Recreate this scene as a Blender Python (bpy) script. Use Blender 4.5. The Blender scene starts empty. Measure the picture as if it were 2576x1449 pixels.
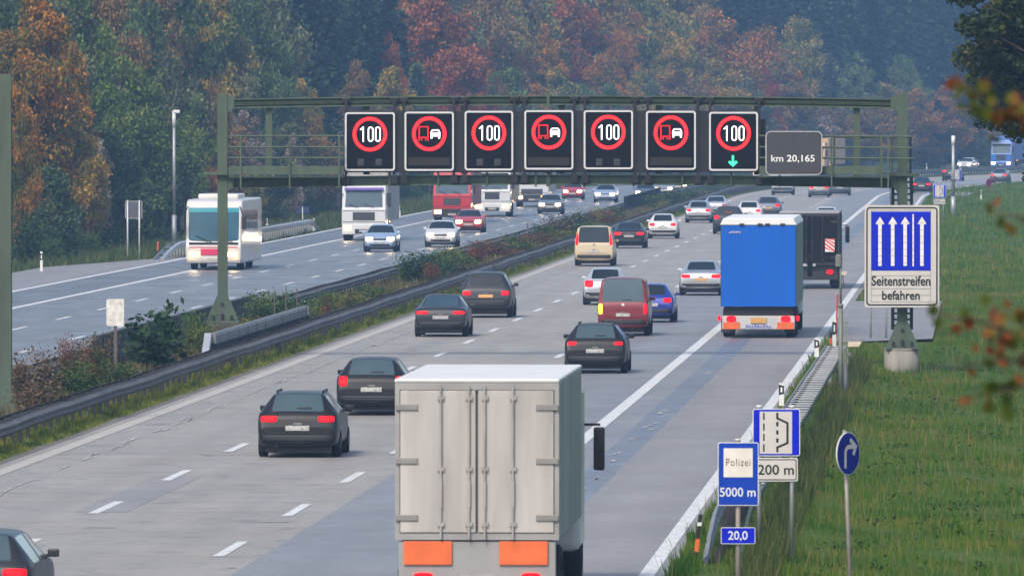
import bpy, bmesh, math, random
import numpy as np
from mathutils import Vector, Matrix
from mathutils.bvhtree import BVHTree

random.seed(7)
RNG = np.random.default_rng(11)
SC = bpy.context.scene
COL = SC.collection
CAMH = 7.76          # camera height above the carriageway
FP = 27160.0         # focal length in units of a 2576 px wide picture
HZ = 260.0           # row of the horizon

# ------------------------------------------------------------------ helpers
def refx(D):
    return -20.8 + 0.0443 * D + 0.00026 * max(0.0, D - 890.0) ** 2

def heading(D):
    return math.atan(0.0443 + 0.00052 * max(0.0, D - 890.0))

def gp(x, y, z=0.0):
    """a point on the plane at height z seen in the photograph at x, y"""
    D = FP * (CAMH - z) / (y - HZ)
    return (x - 1288.0) * D / FP, D

def wx(x, D):
    return (x - 1288.0) * D / FP

def wz(y, D):
    return CAMH - (y - HZ) * D / FP

def smooth(a, b, t):
    t = min(1.0, max(0.0, (t - a) / (b - a)))
    return t * t * (3 - 2 * t)

def tz(off, D):
    """height of the terrain at an offset from the median edge line"""
    pts_l = [(-5.7, -.04), (-19.8, -.06), (-24.5, -.07), (-27, -.28), (-35, -.1), (-60, 1.2), (-100, 4), (-150, 8), (-300, 24), (-900, 60)]
    if off >= 15.6:
        k = 1.0 - 0.85 * smooth(334, 350, D)
        pts = [(15.6, -.05), (16.2, -.12), (18, -.45), (24, -.6), (34, -.6), (60, .3), (120, 2), (900, 20)]
        for (a, za), (b, zb) in zip(pts, pts[1:]):
            if off <= b:
                z = za + (zb - za) * (off - a) / (b - a)
                break
        else:
            z = pts[-1][1]
        return -.05 + (z + .05) * (k if off < 60 else 1)
    if off > -.45:
        return -.05
    if off > -5.7:
        return -.04 + .14 * (1 - ((off + 3.07) / 2.63) ** 2)
    for (a, za), (b, zb) in zip(pts_l, pts_l[1:]):
        if off >= b:
            return za + (zb - za) * (off - a) / (b - a)
    return 60.0

def link(o, parent=None):
    COL.objects.link(o)
    if parent is not None:
        o.parent = parent
    return o

def tag(o, label=None, cat=None, group=None, kind=None):
    if label: o['label'] = label
    if cat: o['category'] = cat
    if group: o['group'] = group
    if kind: o['kind'] = kind
    return o

def thing(name, label, cat, loc=(0, 0, 0), rz=0.0, group=None):
    o = bpy.data.objects.new(name, None)
    o.empty_display_size = .3
    COL.objects.link(o)
    o.location = loc
    o.rotation_euler = (0, 0, rz)
    return tag(o, label, cat, group)

def copy_tree(root, loc=None, rz=None, label=None, group=None):
    r = root.copy()
    COL.objects.link(r)
    for ch in root.children:
        c = ch.copy(); COL.objects.link(c); c.parent = r
        for g in ch.children:
            d = g.copy(); COL.objects.link(d); d.parent = c
    if loc is not None: r.location = loc
    if rz is not None: r.rotation_euler = (0, 0, rz)
    if label: r['label'] = label
    if group: r['group'] = group
    return r

class MB:
    """collects simple shapes and builds ONE mesh object"""
    def __init__(s):
        s.v = []; s.f = []; s.m = []
    def add(s, vs, fs, m=0):
        b = len(s.v)
        s.v += [tuple(v) for v in vs]
        s.f += [tuple(i + b for i in f) for f in fs]
        s.m += [m] * len(fs)
        return s
    def box(s, x0, x1, y0, y1, z0, z1, m=0):
        return s.add([(x0, y0, z0), (x1, y0, z0), (x1, y1, z0), (x0, y1, z0), (x0, y0, z1), (x1, y0, z1), (x1, y1, z1), (x0, y1, z1)],
                     [(3, 2, 1, 0), (4, 5, 6, 7), (0, 1, 5, 4), (1, 2, 6, 5), (2, 3, 7, 6), (3, 0, 4, 7)], m)
    def cbox(s, x0, x1, y0, y1, z0, z1, c=.02, m=0):
        """box with chamfered edges"""
        bm = bmesh.new()
        vs = [bm.verts.new(p) for p in [(x0, y0, z0), (x1, y0, z0), (x1, y1, z0), (x0, y1, z0), (x0, y0, z1), (x1, y0, z1), (x1, y1, z1), (x0, y1, z1)]]
        for f in [(3, 2, 1, 0), (4, 5, 6, 7), (0, 1, 5, 4), (1, 2, 6, 5), (2, 3, 7, 6), (3, 0, 4, 7)]:
            bm.faces.new([vs[i] for i in f])
        bmesh.ops.bevel(bm, geom=bm.edges[:], offset=c, segments=2, profile=.5, affect='EDGES')
        bm.verts.index_update()
        s.add([v.co[:] for v in bm.verts], [[v.index for v in f.verts] for f in bm.faces], m)
        bm.free()
        return s
    def cyl(s, p0, p1, r0, r1=None, n=10, m=0, caps=True):
        r1 = r0 if r1 is None else r1
        p0, p1 = Vector(p0), Vector(p1)
        d = (p1 - p0).normalized()
        a = d.orthogonal().normalized(); b = d.cross(a)
        vs = []
        for p, r in ((p0, r0), (p1, r1)):
            for k in range(n):
                t = 2 * math.pi * k / n
                vs.append(p + (a * math.cos(t) + b * math.sin(t)) * r)
        fs = [(k, (k + 1) % n, n + (k + 1) % n, n + k) for k in range(n)]
        if caps:
            fs += [tuple(range(n - 1, -1, -1)), tuple(range(n, 2 * n))]
        return s.add(vs, fs, m)
    def prism(s, pts, y0, y1, m=0, sides=True):
        """polygon in x, z pushed from y0 (front, faces -y) to y1"""
        n = len(pts)
        vs = [(x, y0, z) for x, z in pts] + [(x, y1, z) for x, z in pts]
        area = sum(pts[i][0] * pts[(i + 1) % n][1] - pts[(i + 1) % n][0] * pts[i][1] for i in range(n))
        r = range(n) if area > 0 else range(n - 1, -1, -1)
        idx = list(r)
        fs = [tuple(idx)]
        if sides:
            fs += [(idx[k], n + idx[k], n + idx[(k + 1) % n], idx[(k + 1) % n]) for k in range(n)]
            fs += [tuple(n + i for i in reversed(idx))]
        return s.add(vs, fs, m)
    def sweep(s, path, profile, m=0, closed=True):
        """profile points (side, up) carried along path of (pos, side vector)"""
        n = len(profile); base = []
        for p, sd in path:
            base.append([(p[0] + sd[0] * a, p[1] + sd[1] * a, p[2] + b) for a, b in profile])
        vs = [q for r in base for q in r]
        fs = []
        for i in range(len(path) - 1):
            for k in range(n if closed else n - 1):
                k2 = (k + 1) % n
                fs.append((i * n + k, i * n + k2, (i + 1) * n + k2, (i + 1) * n + k))
        if closed:
            fs += [tuple(range(n - 1, -1, -1)), tuple((len(path) - 1) * n + k for k in range(n))]
        return s.add(vs, fs, m)
    def build(s, name, mats, parent=None, sm=False):
        me = bpy.data.meshes.new(name)
        me.from_pydata(s.v, [], s.f)
        for q in (mats if isinstance(mats, (list, tuple)) else [mats]):
            me.materials.append(q)
        if any(s.m):
            me.polygons.foreach_set('material_index', s.m)
        if sm:
            me.polygons.foreach_set('use_smooth', [True] * len(me.polygons))
        me.validate(); me.update()
        return link(bpy.data.objects.new(name, me), parent)

def np_mesh(name, verts, quads, mat, parent=None, mi=None):
    me = bpy.data.meshes.new(name)
    verts = np.asarray(verts, np.float32); quads = np.asarray(quads, np.int32)
    nf, k = quads.shape
    me.vertices.add(len(verts)); me.vertices.foreach_set('co', verts.ravel())
    me.loops.add(nf * k); me.loops.foreach_set('vertex_index', quads.ravel())
    me.polygons.add(nf)
    me.polygons.foreach_set('loop_start', np.arange(nf, dtype=np.int32) * k)
    try:
        me.polygons.foreach_set('loop_total', np.full(nf, k, np.int32))
    except Exception:
        pass
    for q in (mat if isinstance(mat, (list, tuple)) else [mat]):
        me.materials.append(q)
    if mi is not None:
        me.polygons.foreach_set('material_index', np.asarray(mi, np.int32))
    me.update(calc_edges=True)
    return me

def rrect(x0, x1, z0, z1, r, n=5):
    pts = []
    for cx, cz, a0 in ((x1 - r, z0 + r, -90), (x1 - r, z1 - r, 0), (x0 + r, z1 - r, 90), (x0 + r, z0 + r, 180)):
        for k in range(n + 1):
            a = math.radians(a0 + 90 * k / n)
            pts.append((cx + r * math.cos(a), cz + r * math.sin(a)))
    return pts

def stroke(mb, pts, w, y, m=0, closed=False):
    """flat ribbon of width w along pts in the x, z plane at depth y, facing -y"""
    n = len(pts)
    L, R = [], []
    for i in range(n):
        if closed:
            a, b, c = pts[i - 1], pts[i], pts[(i + 1) % n]
        else:
            a, b, c = pts[max(0, i - 1)], pts[i], pts[min(n - 1, i + 1)]
        d1 = Vector((b[0] - a[0], b[1] - a[1])); d2 = Vector((c[0] - b[0], c[1] - b[1]))
        if d1.length < 1e-9: d1 = d2
        if d2.length < 1e-9: d2 = d1
        d1.normalize(); d2.normalize()
        t = (d1 + d2)
        if t.length < 1e-6: t = d1
        t.normalize()
        nn = Vector((-t.y, t.x))
        k = 1.0 / max(.35, nn.dot(Vector((-d1.y, d1.x))))
        L.append((b[0] + nn.x * w / 2 * k, y, b[1] + nn.y * w / 2 * k))
        R.append((b[0] - nn.x * w / 2 * k, y, b[1] - nn.y * w / 2 * k))
    fs = []
    for i in range(n if closed else n - 1):
        j = (i + 1) % n
        fs.append((i, n + i, n + j, j))
    mb.add(L + R, fs, m)

# ------------------------------------------------------------------ materials
MATS = {}
def nt_new(name):
    m = bpy.data.materials.new(name); m.use_nodes = True
    nt = m.node_tree
    return m, nt, nt.nodes, nt.links, nt.nodes['Principled BSDF']

def mat(name, col, rough=.5, metal=0.0, spec=.5, var=.12, scale=3.0, coat=0.0, emit=None, es=0.0, bump=0.0, streak=False):
    """surface with slight procedural unevenness (dirt, wear)"""
    if name in MATS: return MATS[name]
    m, nt, N, L, B = nt_new(name)
    B.inputs['Roughness'].default_value = rough
    B.inputs['Metallic'].default_value = metal
    B.inputs['Specular IOR Level'].default_value = spec
    B.inputs['Coat Weight'].default_value = coat
    B.inputs['Coat Roughness'].default_value = .12
    tc = N.new('ShaderNodeTexCoord')
    nz = N.new('ShaderNodeTexNoise'); nz.inputs['Scale'].default_value = scale; nz.inputs['Detail'].default_value = 5
    if streak:
        mp = N.new('ShaderNodeMapping'); mp.inputs['Scale'].default_value = (1, 1, .15)
        L.new(tc.outputs['Object'], mp.inputs['Vector']); L.new(mp.outputs['Vector'], nz.inputs['Vector'])
    else:
        L.new(tc.outputs['Object'], nz.inputs['Vector'])
    rp = N.new('ShaderNodeValToRGB')
    rp.color_ramp.elements[0].position = .3; rp.color_ramp.elements[1].position = .72
    c = Vector(col[:3])
    rp.color_ramp.elements[0].color = (*(c * (1 - var)), 1)
    rp.color_ramp.elements[1].color = (*[min(1, q) for q in (c * (1 + var))], 1)
    L.new(nz.outputs['Fac'], rp.inputs['Fac']); L.new(rp.outputs['Color'], B.inputs['Base Color'])
    if bump:
        bp = N.new('ShaderNodeBump'); bp.inputs['Strength'].default_value = bump; bp.inputs['Distance'].default_value = .02
        L.new(nz.outputs['Fac'], bp.inputs['Height']); L.new(bp.outputs['Normal'], B.inputs['Normal'])
    if emit is not None:
        B.inputs['Emission Color'].default_value = (*emit, 1)
        B.inputs['Emission Strength'].default_value = es
    MATS[name] = m
    return m

def leafmat(name, cols, patch=.35, trans=.22, rough=.6):
    """foliage: colour differs from leaf to leaf and in patches through the crown"""
    if name in MATS: return MATS[name]
    m, nt, N, L, B = nt_new(name)
    geo = N.new('ShaderNodeNewGeometry'); tc = N.new('ShaderNodeTexCoord'); oi = N.new('ShaderNodeObjectInfo')
    nz = N.new('ShaderNodeTexNoise'); nz.inputs['Scale'].default_value = patch; nz.inputs['Detail'].default_value = 3
    ad = N.new('ShaderNodeVectorMath'); ad.operation = 'ADD'
    cb = N.new('ShaderNodeCombineXYZ')
    mu = N.new('ShaderNodeMath'); mu.operation = 'MULTIPLY'; mu.inputs[1].default_value = 57.0
    L.new(oi.outputs['Random'], mu.inputs[0])
    for k in range(3): L.new(mu.outputs[0], cb.inputs[k])
    L.new(geo.outputs['Position'], ad.inputs[0]); L.new(cb.outputs[0], ad.inputs[1])
    L.new(ad.outputs[0], nz.inputs['Vector'])
    ma = N.new('ShaderNodeMath'); ma.operation = 'MULTIPLY_ADD'; ma.inputs[1].default_value = .62; ma.inputs[2].default_value = -.31
    L.new(geo.outputs['Random Per Island'], ma.inputs[0])
    sm = N.new('ShaderNodeMath'); sm.operation = 'ADD'
    mr = N.new('ShaderNodeMapRange'); mr.inputs[1].default_value = .3; mr.inputs[2].default_value = .7
    L.new(nz.outputs['Fac'], mr.inputs[0])
    L.new(mr.outputs[0], sm.inputs[0]); L.new(ma.outputs[0], sm.inputs[1])
    rp = N.new('ShaderNodeValToRGB')
    els = rp.color_ramp.elements
    while len(els) < len(cols): els.new(.5)
    lum = [.3 * c[0] + .6 * c[1] + .1 * c[2] for c in cols]
    cols = [tuple(max(.004, l + 1.08 * (q - l)) for q in c) for c, l in zip(cols, lum)]      # livelier autumn hues
    for i, c in enumerate(cols):
        els[i].position = i / (len(cols) - 1); els[i].color = (*c, 1)
    L.new(sm.outputs[0], rp.inputs['Fac']); L.new(rp.outputs['Color'], B.inputs['Base Color'])
    B.inputs['Roughness'].default_value = rough; B.inputs['Specular IOR Level'].default_value = .2
    tr = N.new('ShaderNodeBsdfTranslucent'); mx = N.new('ShaderNodeMixShader'); mx.inputs[0].default_value = trans
    L.new(rp.outputs['Color'], tr.inputs['Color'])
    L.new(B.outputs[0], mx.inputs[1]); L.new(tr.outputs[0], mx.inputs[2])
    L.new(mx.outputs[0], N['Material Output'].inputs['Surface'])
    MATS[name] = m
    return m

def roadmat(name, c0, c1, rough=.5, spec=.5, stain=(.1, .1, .1), stain_amt=.5, lanes=(), joints=0):
    """worn pavement: u is metres across the road, v metres along it"""
    m, nt, N, L, B = nt_new(name)
    uv = N.new('ShaderNodeUVMap')
    def noise(su, sv, detail, src=None):
        mp = N.new('ShaderNodeMapping'); mp.inputs['Scale'].default_value = (su, sv, 1)
        L.new(uv.outputs[0], mp.inputs['Vector'])
        nz = N.new('ShaderNodeTexNoise'); nz.inputs['Scale'].default_value = 1; nz.inputs['Detail'].default_value = detail
        nz.inputs['Roughness'].default_value = .62
        L.new(mp.outputs[0], nz.inputs['Vector'])
        return nz.outputs['Fac']
    def mix(fac, a, b, kind='MIX'):
        x = N.new('ShaderNodeMix'); x.data_type = 'RGBA'; x.blend_type = kind
        if isinstance(fac, float): x.inputs[0].default_value = fac
        else: L.new(fac, x.inputs[0])
        for k, q in ((6, a), (7, b)):
            if isinstance(q, tuple): x.inputs[k].default_value = (*q, 1)
            else: L.new(q, x.inputs[k])
        return x.outputs[2]
    def rng(v, a, b, lo=0.0, hi=1.0):
        r = N.new('ShaderNodeMapRange'); r.inputs[1].default_value = a; r.inputs[2].default_value = b
        r.inputs[3].default_value = lo; r.inputs[4].default_value = hi
        L.new(v, r.inputs[0]); return r.outputs[0]
    c = mix(rng(noise(.5, .06, 4), .3, .7), c0, c1)                         # broad tone, drawn out along the lane
    fine = noise(6, 2.5, 6)
    c = mix(rng(fine, .35, .75, 0, .35), c, tuple(q * .6 for q in c0))      # aggregate
    c = mix(rng(noise(.9, .5, 7), .54, .72, 0, stain_amt), c, stain)
    c = mix(rng(noise(2.2, 1.4, 6), .56, .74, 0, stain_amt * .8), c, stain)
    c = mix(rng(noise(.12, .16, 3), .45, .62, 0, .18), c, tuple(q * .66 for q in c0))      # stains and sealed cracks
    c = mix(rng(noise(.35, .55, 5), .55, .8, 0, stain_amt * .6), c, tuple(min(1, q * 1.25) for q in c1))
    sx = N.new('ShaderNodeSeparateXYZ'); L.new(uv.outputs[0], sx.inputs[0])
    for ctr in lanes:                                                       # two polished wheel tracks per lane
        for dx in (-.85, .85):
            s1 = N.new('ShaderNodeMath'); s1.operation = 'SUBTRACT'; s1.inputs[1].default_value = ctr + dx
            L.new(sx.outputs[0], s1.inputs[0])
            s2 = N.new('ShaderNodeMath'); s2.operation = 'ABSOLUTE'; L.new(s1.outputs[0], s2.inputs[0])
            c = mix(rng(s2.outputs[0], 0, .55, .22, 0), c, tuple(q * .72 for q in c0))
    if joints:                                                              # sealed transverse joints between slabs
        d1 = N.new('ShaderNodeMath'); d1.operation = 'DIVIDE'; d1.inputs[1].default_value = joints; L.new(sx.outputs[1], d1.inputs[0])
        d2 = N.new('ShaderNodeMath'); d2.operation = 'FRACT'; L.new(d1.outputs[0], d2.inputs[0])
        c = mix(rng(d2.outputs[0], .022, .03, .42, 0), c, stain)
    L.new(c, B.inputs['Base Color'])
    B.inputs['Specular IOR Level'].default_value = spec
    L.new(rng(noise(.6, .12, 4), .3, .7, rough - .08, rough + .1), B.inputs['Roughness'])
    bp = N.new('ShaderNodeBump'); bp.inputs['Strength'].default_value = .25; bp.inputs['Distance'].default_value = .01
    L.new(fine, bp.inputs['Height']); L.new(bp.outputs[0], B.inputs['Normal'])
    MATS[name] = m
    return m

def groundmat():
    m, nt, N, L, B = nt_new('verge soil and turf')
    tc = N.new('ShaderNodeTexCoord')
    def nz(s, d):
        n = N.new('ShaderNodeTexNoise'); n.inputs['Scale'].default_value = s; n.inputs['Detail'].default_value = d
        n.inputs['Roughness'].default_value = .65
        L.new(tc.outputs['Object'], n.inputs['Vector']); return n.outputs['Fac']
    rp = N.new('ShaderNodeValToRGB'); e = rp.color_ramp.elements
    e[0].position = .25; e[0].color = (.03, .05, .010, 1); e[1].position = .75; e[1].color = (.15, .125, .05, 1)
    q = e.new(.45); q.color = (.045, .09, .012, 1); q = e.new(.6); q.color = (.08, .115, .02, 1)
    ad = N.new('ShaderNodeMath'); ad.operation = 'ADD'
    m2 = N.new('ShaderNodeMath'); m2.operation = 'MULTIPLY'; m2.inputs[1].default_value = .5
    m3 = N.new('ShaderNodeMath'); m3.operation = 'MULTIPLY'; m3.inputs[1].default_value = .5
    L.new(nz(.25, 6), m2.inputs[0]); L.new(nz(4, 6), m3.inputs[0]); L.new(m2.outputs[0], ad.inputs[0]); L.new(m3.outputs[0], ad.inputs[1])
    L.new(ad.outputs[0], rp.inputs['Fac']); L.new(rp.outputs['Color'], B.inputs['Base Color'])
    B.inputs['Roughness'].default_value = .95; B.inputs['Specular IOR Level'].default_value = .1
    return m

# shared materials
GREEN = mat('weathered green steel', (.062, .088, .06), .6, 0, .35, .24, 2.6, streak=True)
GREEND = mat('dark green steel', (.04, .06, .038), .6, 0, .35, .2, 2.2)
ZINC = mat('galvanised steel', (.34, .35, .36), .5, .55, .5, .2, 1.2)
ZINCD = mat('dull weathered zinc', (.115, .11, .112), .62, .25, .4, .3, .8)
DARKST = mat('blackened steel post', (.035, .036, .04), .7, .2, .3, .3, 3)
BLACKP = mat('black sheet metal', (.012, .012, .014), .45, 0, .4, .3, 2)
BLACKM = mat('matt black plastic', (.02, .02, .022), .6, 0, .35, .2, 4)
WHITES = mat('white reflective sheeting', (.62, .62, .6), .45, 0, .4, .05, 3)
SIGNW = mat('dusty white sign face', (.50, .475, .45), .5, 0, .35, .06, 2.5)
BLUES = mat('blue sign face', (.002, .012, .46), .5, 0, .15, .08, 2)
BLUED = mat('dark blue sign face', (.002, .006, .21), .5, 0, .15, .08, 2)
INK = mat('black sign ink', (.012, .012, .013), .5, 0, .4, .05, 3)
GREYS = mat('grey sign face', (.046, .046, .053), .55, 0, .35, .08, 2)
CONC = mat('foundation concrete', (.25, .235, .205), .9, 0, .2, .25, 2.5, bump=.5, streak=True)
RUBBER = mat('tyre rubber', (.015, .015, .016), .8, 0, .3, .2, 8)
RIM = mat('wheel rim alloy', (.30, .31, .33), .4, .6, .5, .1, 8)
GLASS = mat('dark vehicle glass', (.010, .016, .020), .08, 0, .45, .2, 1.5)
GLASST = mat('teal windscreen glass', (.016, .07, .10), .12, 0, .35, .35, .8)
TAIL = mat('lit red tail lamp', (.25, .003, .005), .5, 0, .1, .1, 9, emit=(1.0, .003, .008), es=1.3)
TAILDIM = mat('unlit red tail lamp', (.30, .01, .012), .25, 0, .5, .1, 9, coat=.5)
HEAD = mat('lit headlamp', (.8, .8, .75), .3, 0, .5, .05, 9, emit=(1.0, .78, .48), es=30.0)
HALO = mat('orange headlamp glare', (.5, .25, .08), .5, 0, .2, .05, 9, emit=(1.0, .46, .13), es=2.2)  # orange glare about the lit lamps, put in as a glowing rim
AMBER = mat('lit amber indicator', (.6, .2, .01), .3, 0, .5, .1, 9, emit=(1.0, .33, .02), es=5.0)
MARKER = mat('lit amber marker lamp', (.6, .2, .02), .3, 0, .5, .1, 9, emit=(1.0, .4, .1), es=3.0)
PLATE = mat('pale number plate', (.34, .34, .33), .55, 0, .3, .45, 18)
PLATEY = mat('amber number plate', (.5, .27, .08), .5, 0, .4, .15, 14)
ORANGE = mat('orange warning panel', (.62, .12, .03), .5, 0, .4, .14, 3)
LINE = mat('white road paint', (.54, .55, .55), .65, 0, .25, .3, 5)
LINEO = mat('worn pale edge strip', (.38, .365, .335), .75, 0, .3, .14, 1.2)
WOOD = leafmat('bark', [(.05, .038, .028), (.09, .072, .055)], patch=2, trans=0.0, rough=.9)
BIRCH = mat('pale birch bark', (.30, .27, .25), .85, 0, .2, .3, 2)

def paint(name, col, metal=.15, var=.05):
    d = max(col) < .06
    return mat('paint ' + name, col, .38 if d else .32, metal, .25 if d else .45, var, 1.6, coat=.12 if d else .5)

def text_mesh(txt, w, h, name='lettering', bold=0.0, spacing=1.0):
    """letters as flat polygons scaled to w by h, lower left at the origin, in x, z facing -y"""
    cu = bpy.data.curves.new('t', 'FONT'); cu.body = txt; cu.size = 1; cu.offset = bold; cu.space_character = spacing
    cu.resolution_u = 3
    ob = bpy.data.objects.new('t', cu); COL.objects.link(ob)
    dg = bpy.context.evaluated_depsgraph_get()
    me = bpy.data.meshes.new_from_object(ob.evaluated_get(dg))
    bpy.data.objects.remove(ob); bpy.data.curves.remove(cu)
    co = np.empty(len(me.vertices) * 3, np.float32); me.vertices.foreach_get('co', co); co = co.reshape(-1, 3)
    lo, hi = co.min(0), co.max(0)
    q = np.zeros_like(co)
    q[:, 0] = (co[:, 0] - lo[0]) / (hi[0] - lo[0]) * w
    q[:, 2] = (co[:, 1] - lo[1]) / (hi[1] - lo[1]) * h
    me.vertices.foreach_set('co', q.ravel()); me.materials.clear(); me.update()
    me.name = name
    return me

def put_text(txt, x, z, w, h, y, m, parent, name='lettering', bold=.012, spacing=1.0):
    me = text_mesh(txt, w, h, name, bold, spacing); me.materials.append(m)
    o = bpy.data.objects.new(name, me); link(o, parent); o.location = (x, y, z)
    return o
# ------------------------------------------------------------------ setting: ground, carriageways, markings
def strip(name, o0, o1, d0, d1, z, m, step=6.0, nx=1, o0b=None, o1b=None, kind='structure'):
    """sheet between two offsets along the road, uv in metres"""
    n = max(1, int(math.ceil((d1 - d0) / step)))
    vs, fs, uv = [], [], []
    for i in range(n + 1):
        t = i / n; D = d0 + (d1 - d0) * t
        a = o0 if o0b is None else o0 + (o0b - o0) * t
        b = o1 if o1b is None else o1 + (o1b - o1) * t
        for k in range(nx + 1):
            o = a + (b - a) * k / nx
            vs.append((refx(D) + o, D, z)); uv.append((o, D))
    for i in range(n):
        for k in range(nx):
            q = i * (nx + 1) + k
            fs.append((q, q + 1, q + nx + 2, q + nx + 1))
    me = bpy.data.meshes.new(name); me.from_pydata(vs, [], fs); me.materials.append(m)
    l = me.uv_layers.new(name='UVMap')
    for lp in me.loops: l.data[lp.index].uv = uv[lp.vertex_index]
    me.update()
    o = link(bpy.data.objects.new(name, me))
    if kind: o['kind'] = kind
    return o

def terrain():
    offs = [-420, -300, -200, -150, -100, -75, -60, -45, -35, -30, -27, -24.5, -22, -19.8, -12, -5.7, -5, -4.4, -3.7, -3, -2.4, -1.8, -1.2, -.45, 5, 15.6, 16.2, 17, 18, 20, 22, 24, 28, 34, 45, 60, 90, 120, 200, 330]
    Ds = list(np.arange(-60, 1800, 8.0))
    vs, fs = [], []
    for D in Ds:
        for o in offs:
            z = tz(o, D)
            if o > 16 or o < -25: z += .08 * math.sin(D * .21 + o * .7) * math.sin(D * .083 - o * .31)
            vs.append((refx(D) + o, D, z))
    n = len(offs)
    for i in range(len(Ds) - 1):
        for k in range(n - 1):
            fs.append((i * n + k, i * n + k + 1, (i + 1) * n + k + 1, (i + 1) * n + k))
    me = bpy.data.meshes.new('ground'); me.from_pydata(vs, [], fs); me.materials.append(groundmat()); me.update()
    o = link(bpy.data.objects.new('ground', me)); o['kind'] = 'structure'
terrain()

M_CONC = roadmat('concrete lanes', (.262, .246, .222), (.325, .305, .276), .58, .3, (.10, .10, .105), .6, (1.9, 5.7), joints=5.0)
M_ASPH = roadmat('blue grey asphalt lane', (.178, .184, .194), (.23, .236, .245), .52, .34, (.33, .33, .34), .35, (10.3,))
M_SEAL = roadmat('dark sealed seam', (.12, .135, .165), (.155, .17, .20), .45, .5, (.3, .3, .3), .5)
M_SHOU = roadmat('hard shoulder asphalt', (.215, .203, .195), (.275, .262, .253), .55, .33, (.14, .14, .15), .4, (14.0,))
M_LEFT = roadmat('left carriageway asphalt', (.125, .127, .132), (.165, .168, .174), .40, .36, (.2, .2, .205), .25, (-7.7, -11.0, -14.4))
M_LSH = roadmat('left shoulder asphalt', (.10, .104, .114), (.138, .142, .152), .42, .36, (.2, .2, .205), .25)
M_BAY = roadmat('lay-by asphalt', (.20, .19, .19), (.25, .24, .24), .55, .4, (.13, .13, .14), .4)
M_EDGE = roadmat('earthy road edge', (.12, .112, .10), (.185, .175, .16), .8, .25, (.07, .065, .06), .5)
D0, D1 = 30, 1740
strip('road', -.45, 8.3, D0, D1, 0, M_CONC, nx=2)
strip('road', 8.3, 12.25, D0, D1, 0, M_ASPH)
strip('road', 12.25, 12.95, D0, D1, 0, M_SEAL)
strip('road', 12.95, 15.5, D0, D1, 0, M_SHOU)
strip('road', -.78, -.45, D0, D1, 0, M_EDGE)
strip('road', -16.2, -5.85, D0, D1, 0, M_LEFT, nx=2)
strip('road', -19.75, -16.2, D0, D1, 0, M_LSH)
strip('road', -24.0, -19.75, 440, 512, 0, M_BAY)
strip('road', -24.0, -19.75, 512, 545, 0, M_BAY, o0b=-20.1)
strip('road', 15.5, 16.0, 351, 356, 0, M_BAY, o1b=18.9)
strip('road', 15.5, 18.9, 356, 424, 0, M_BAY)
strip('road', 15.5, 18.9, 905, 940, 0, M_BAY)
for nm_, (o0, o1, d0, d1) in dict(a=(3.9, 4.9, 205, 225), b=(4.2, 4.9, 150, 172), c=(4.1, 4.7, 180, 190)).items():
    strip('road', o0 - .5, o1 - .5, d0, d1, .004, M_SHOU)
# edge lines and dashes, one object: painted marking
def markings():
    vs, fs = [], []
    def seg(o, w, d0, d1, step):
        n = max(1, int((d1 - d0) / step))
        for i in range(n):
            a = d0 + (d1 - d0) * i / n; b = d0 + (d1 - d0) * (i + 1) / n
            q = len(vs)
            vs.extend([(refx(a) + o - w / 2, a, .008), (refx(a) + o + w / 2, a, .008), (refx(b) + o + w / 2, b, .008), (refx(b) + o - w / 2, b, .008)])
            fs.append((q, q + 1, q + 2, q + 3))
    for o, ph, w in ((3.82, 186.2, .2), (7.57, 184.9, .2), (-9.4, 335.8, .17), (-12.68, 368.8, .17)):
        d = ph - 18 * int((ph - 40) / 18)
        while d < 1700:
            seg(o, w, d, d + 6.2, 6.2); d += 18
    seg(11.42, .32, D0, D1, 6); seg(-16.2, .3, D0, D1, 6); seg(-19.5, .3, D0, D1, 6)
    seg(15.15, .26, D0, D1, 6); seg(-6.05, .25, D0, D1, 6)
    me = bpy.data.meshes.new('lane_marking'); me.from_pydata(vs, [], fs); me.materials.append(LINE); me.update()
    tag(link(bpy.data.objects.new('lane_marking', me)), kind='structure')
markings()
strip('edge_strip_marking', -.18, .18, D0, D1, .008, LINEO)
# ragged white repair patches beside the edge strip: part of the surface
def scuffs():
    vs, fs = [], []
    r = random.Random(3)
    def quad(o, w, d, l):
        q = len(vs)
        vs.extend([(refx(d) + o, d, .012), (refx(d) + o + w, d + r.uniform(-.3, .3), .012), (refx(d + l) + o + w * r.uniform(.6, 1.2), d + l, .012), (refx(d + l) + o + r.uniform(-.05, .05), d + l, .012)])
        fs.append((q, q + 1, q + 2, q + 3))
    for i in range(150):
        quad(r.uniform(.95, 1.15), r.uniform(.03, .1), r.uniform(180, 520), r.uniform(.5, 3))
    for i in range(60):
        quad(12.45 + r.uniform(0, .25), r.uniform(.05, .16), r.uniform(170, 430), r.uniform(.4, 1.2))
    for i in range(45):
        quad(r.choice((3.4, 4.3, 7.0, 8.0)) + r.uniform(-.4, .4), r.uniform(.15, .9), r.uniform(150, 560), r.uniform(.1, .35))
    me = bpy.data.meshes.new('road_scuff'); me.from_pydata(vs, [], fs); me.materials.append(mat('pale chipped joint', (.36, .355, .35), .8, 0, .3, .25, 2)); me.update()
    tag(link(bpy.data.objects.new('road_scuff_marking', me)), kind='structure')
scuffs()

# ------------------------------------------------------------------ guardrails
WB = [(0, 0), (.02, .03), (.075, .075), (.075, .105), (.02, .145), (.02, .165), (.075, .205), (.075, .235), (.02, .28), (0, .31)]  # W profile

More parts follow.
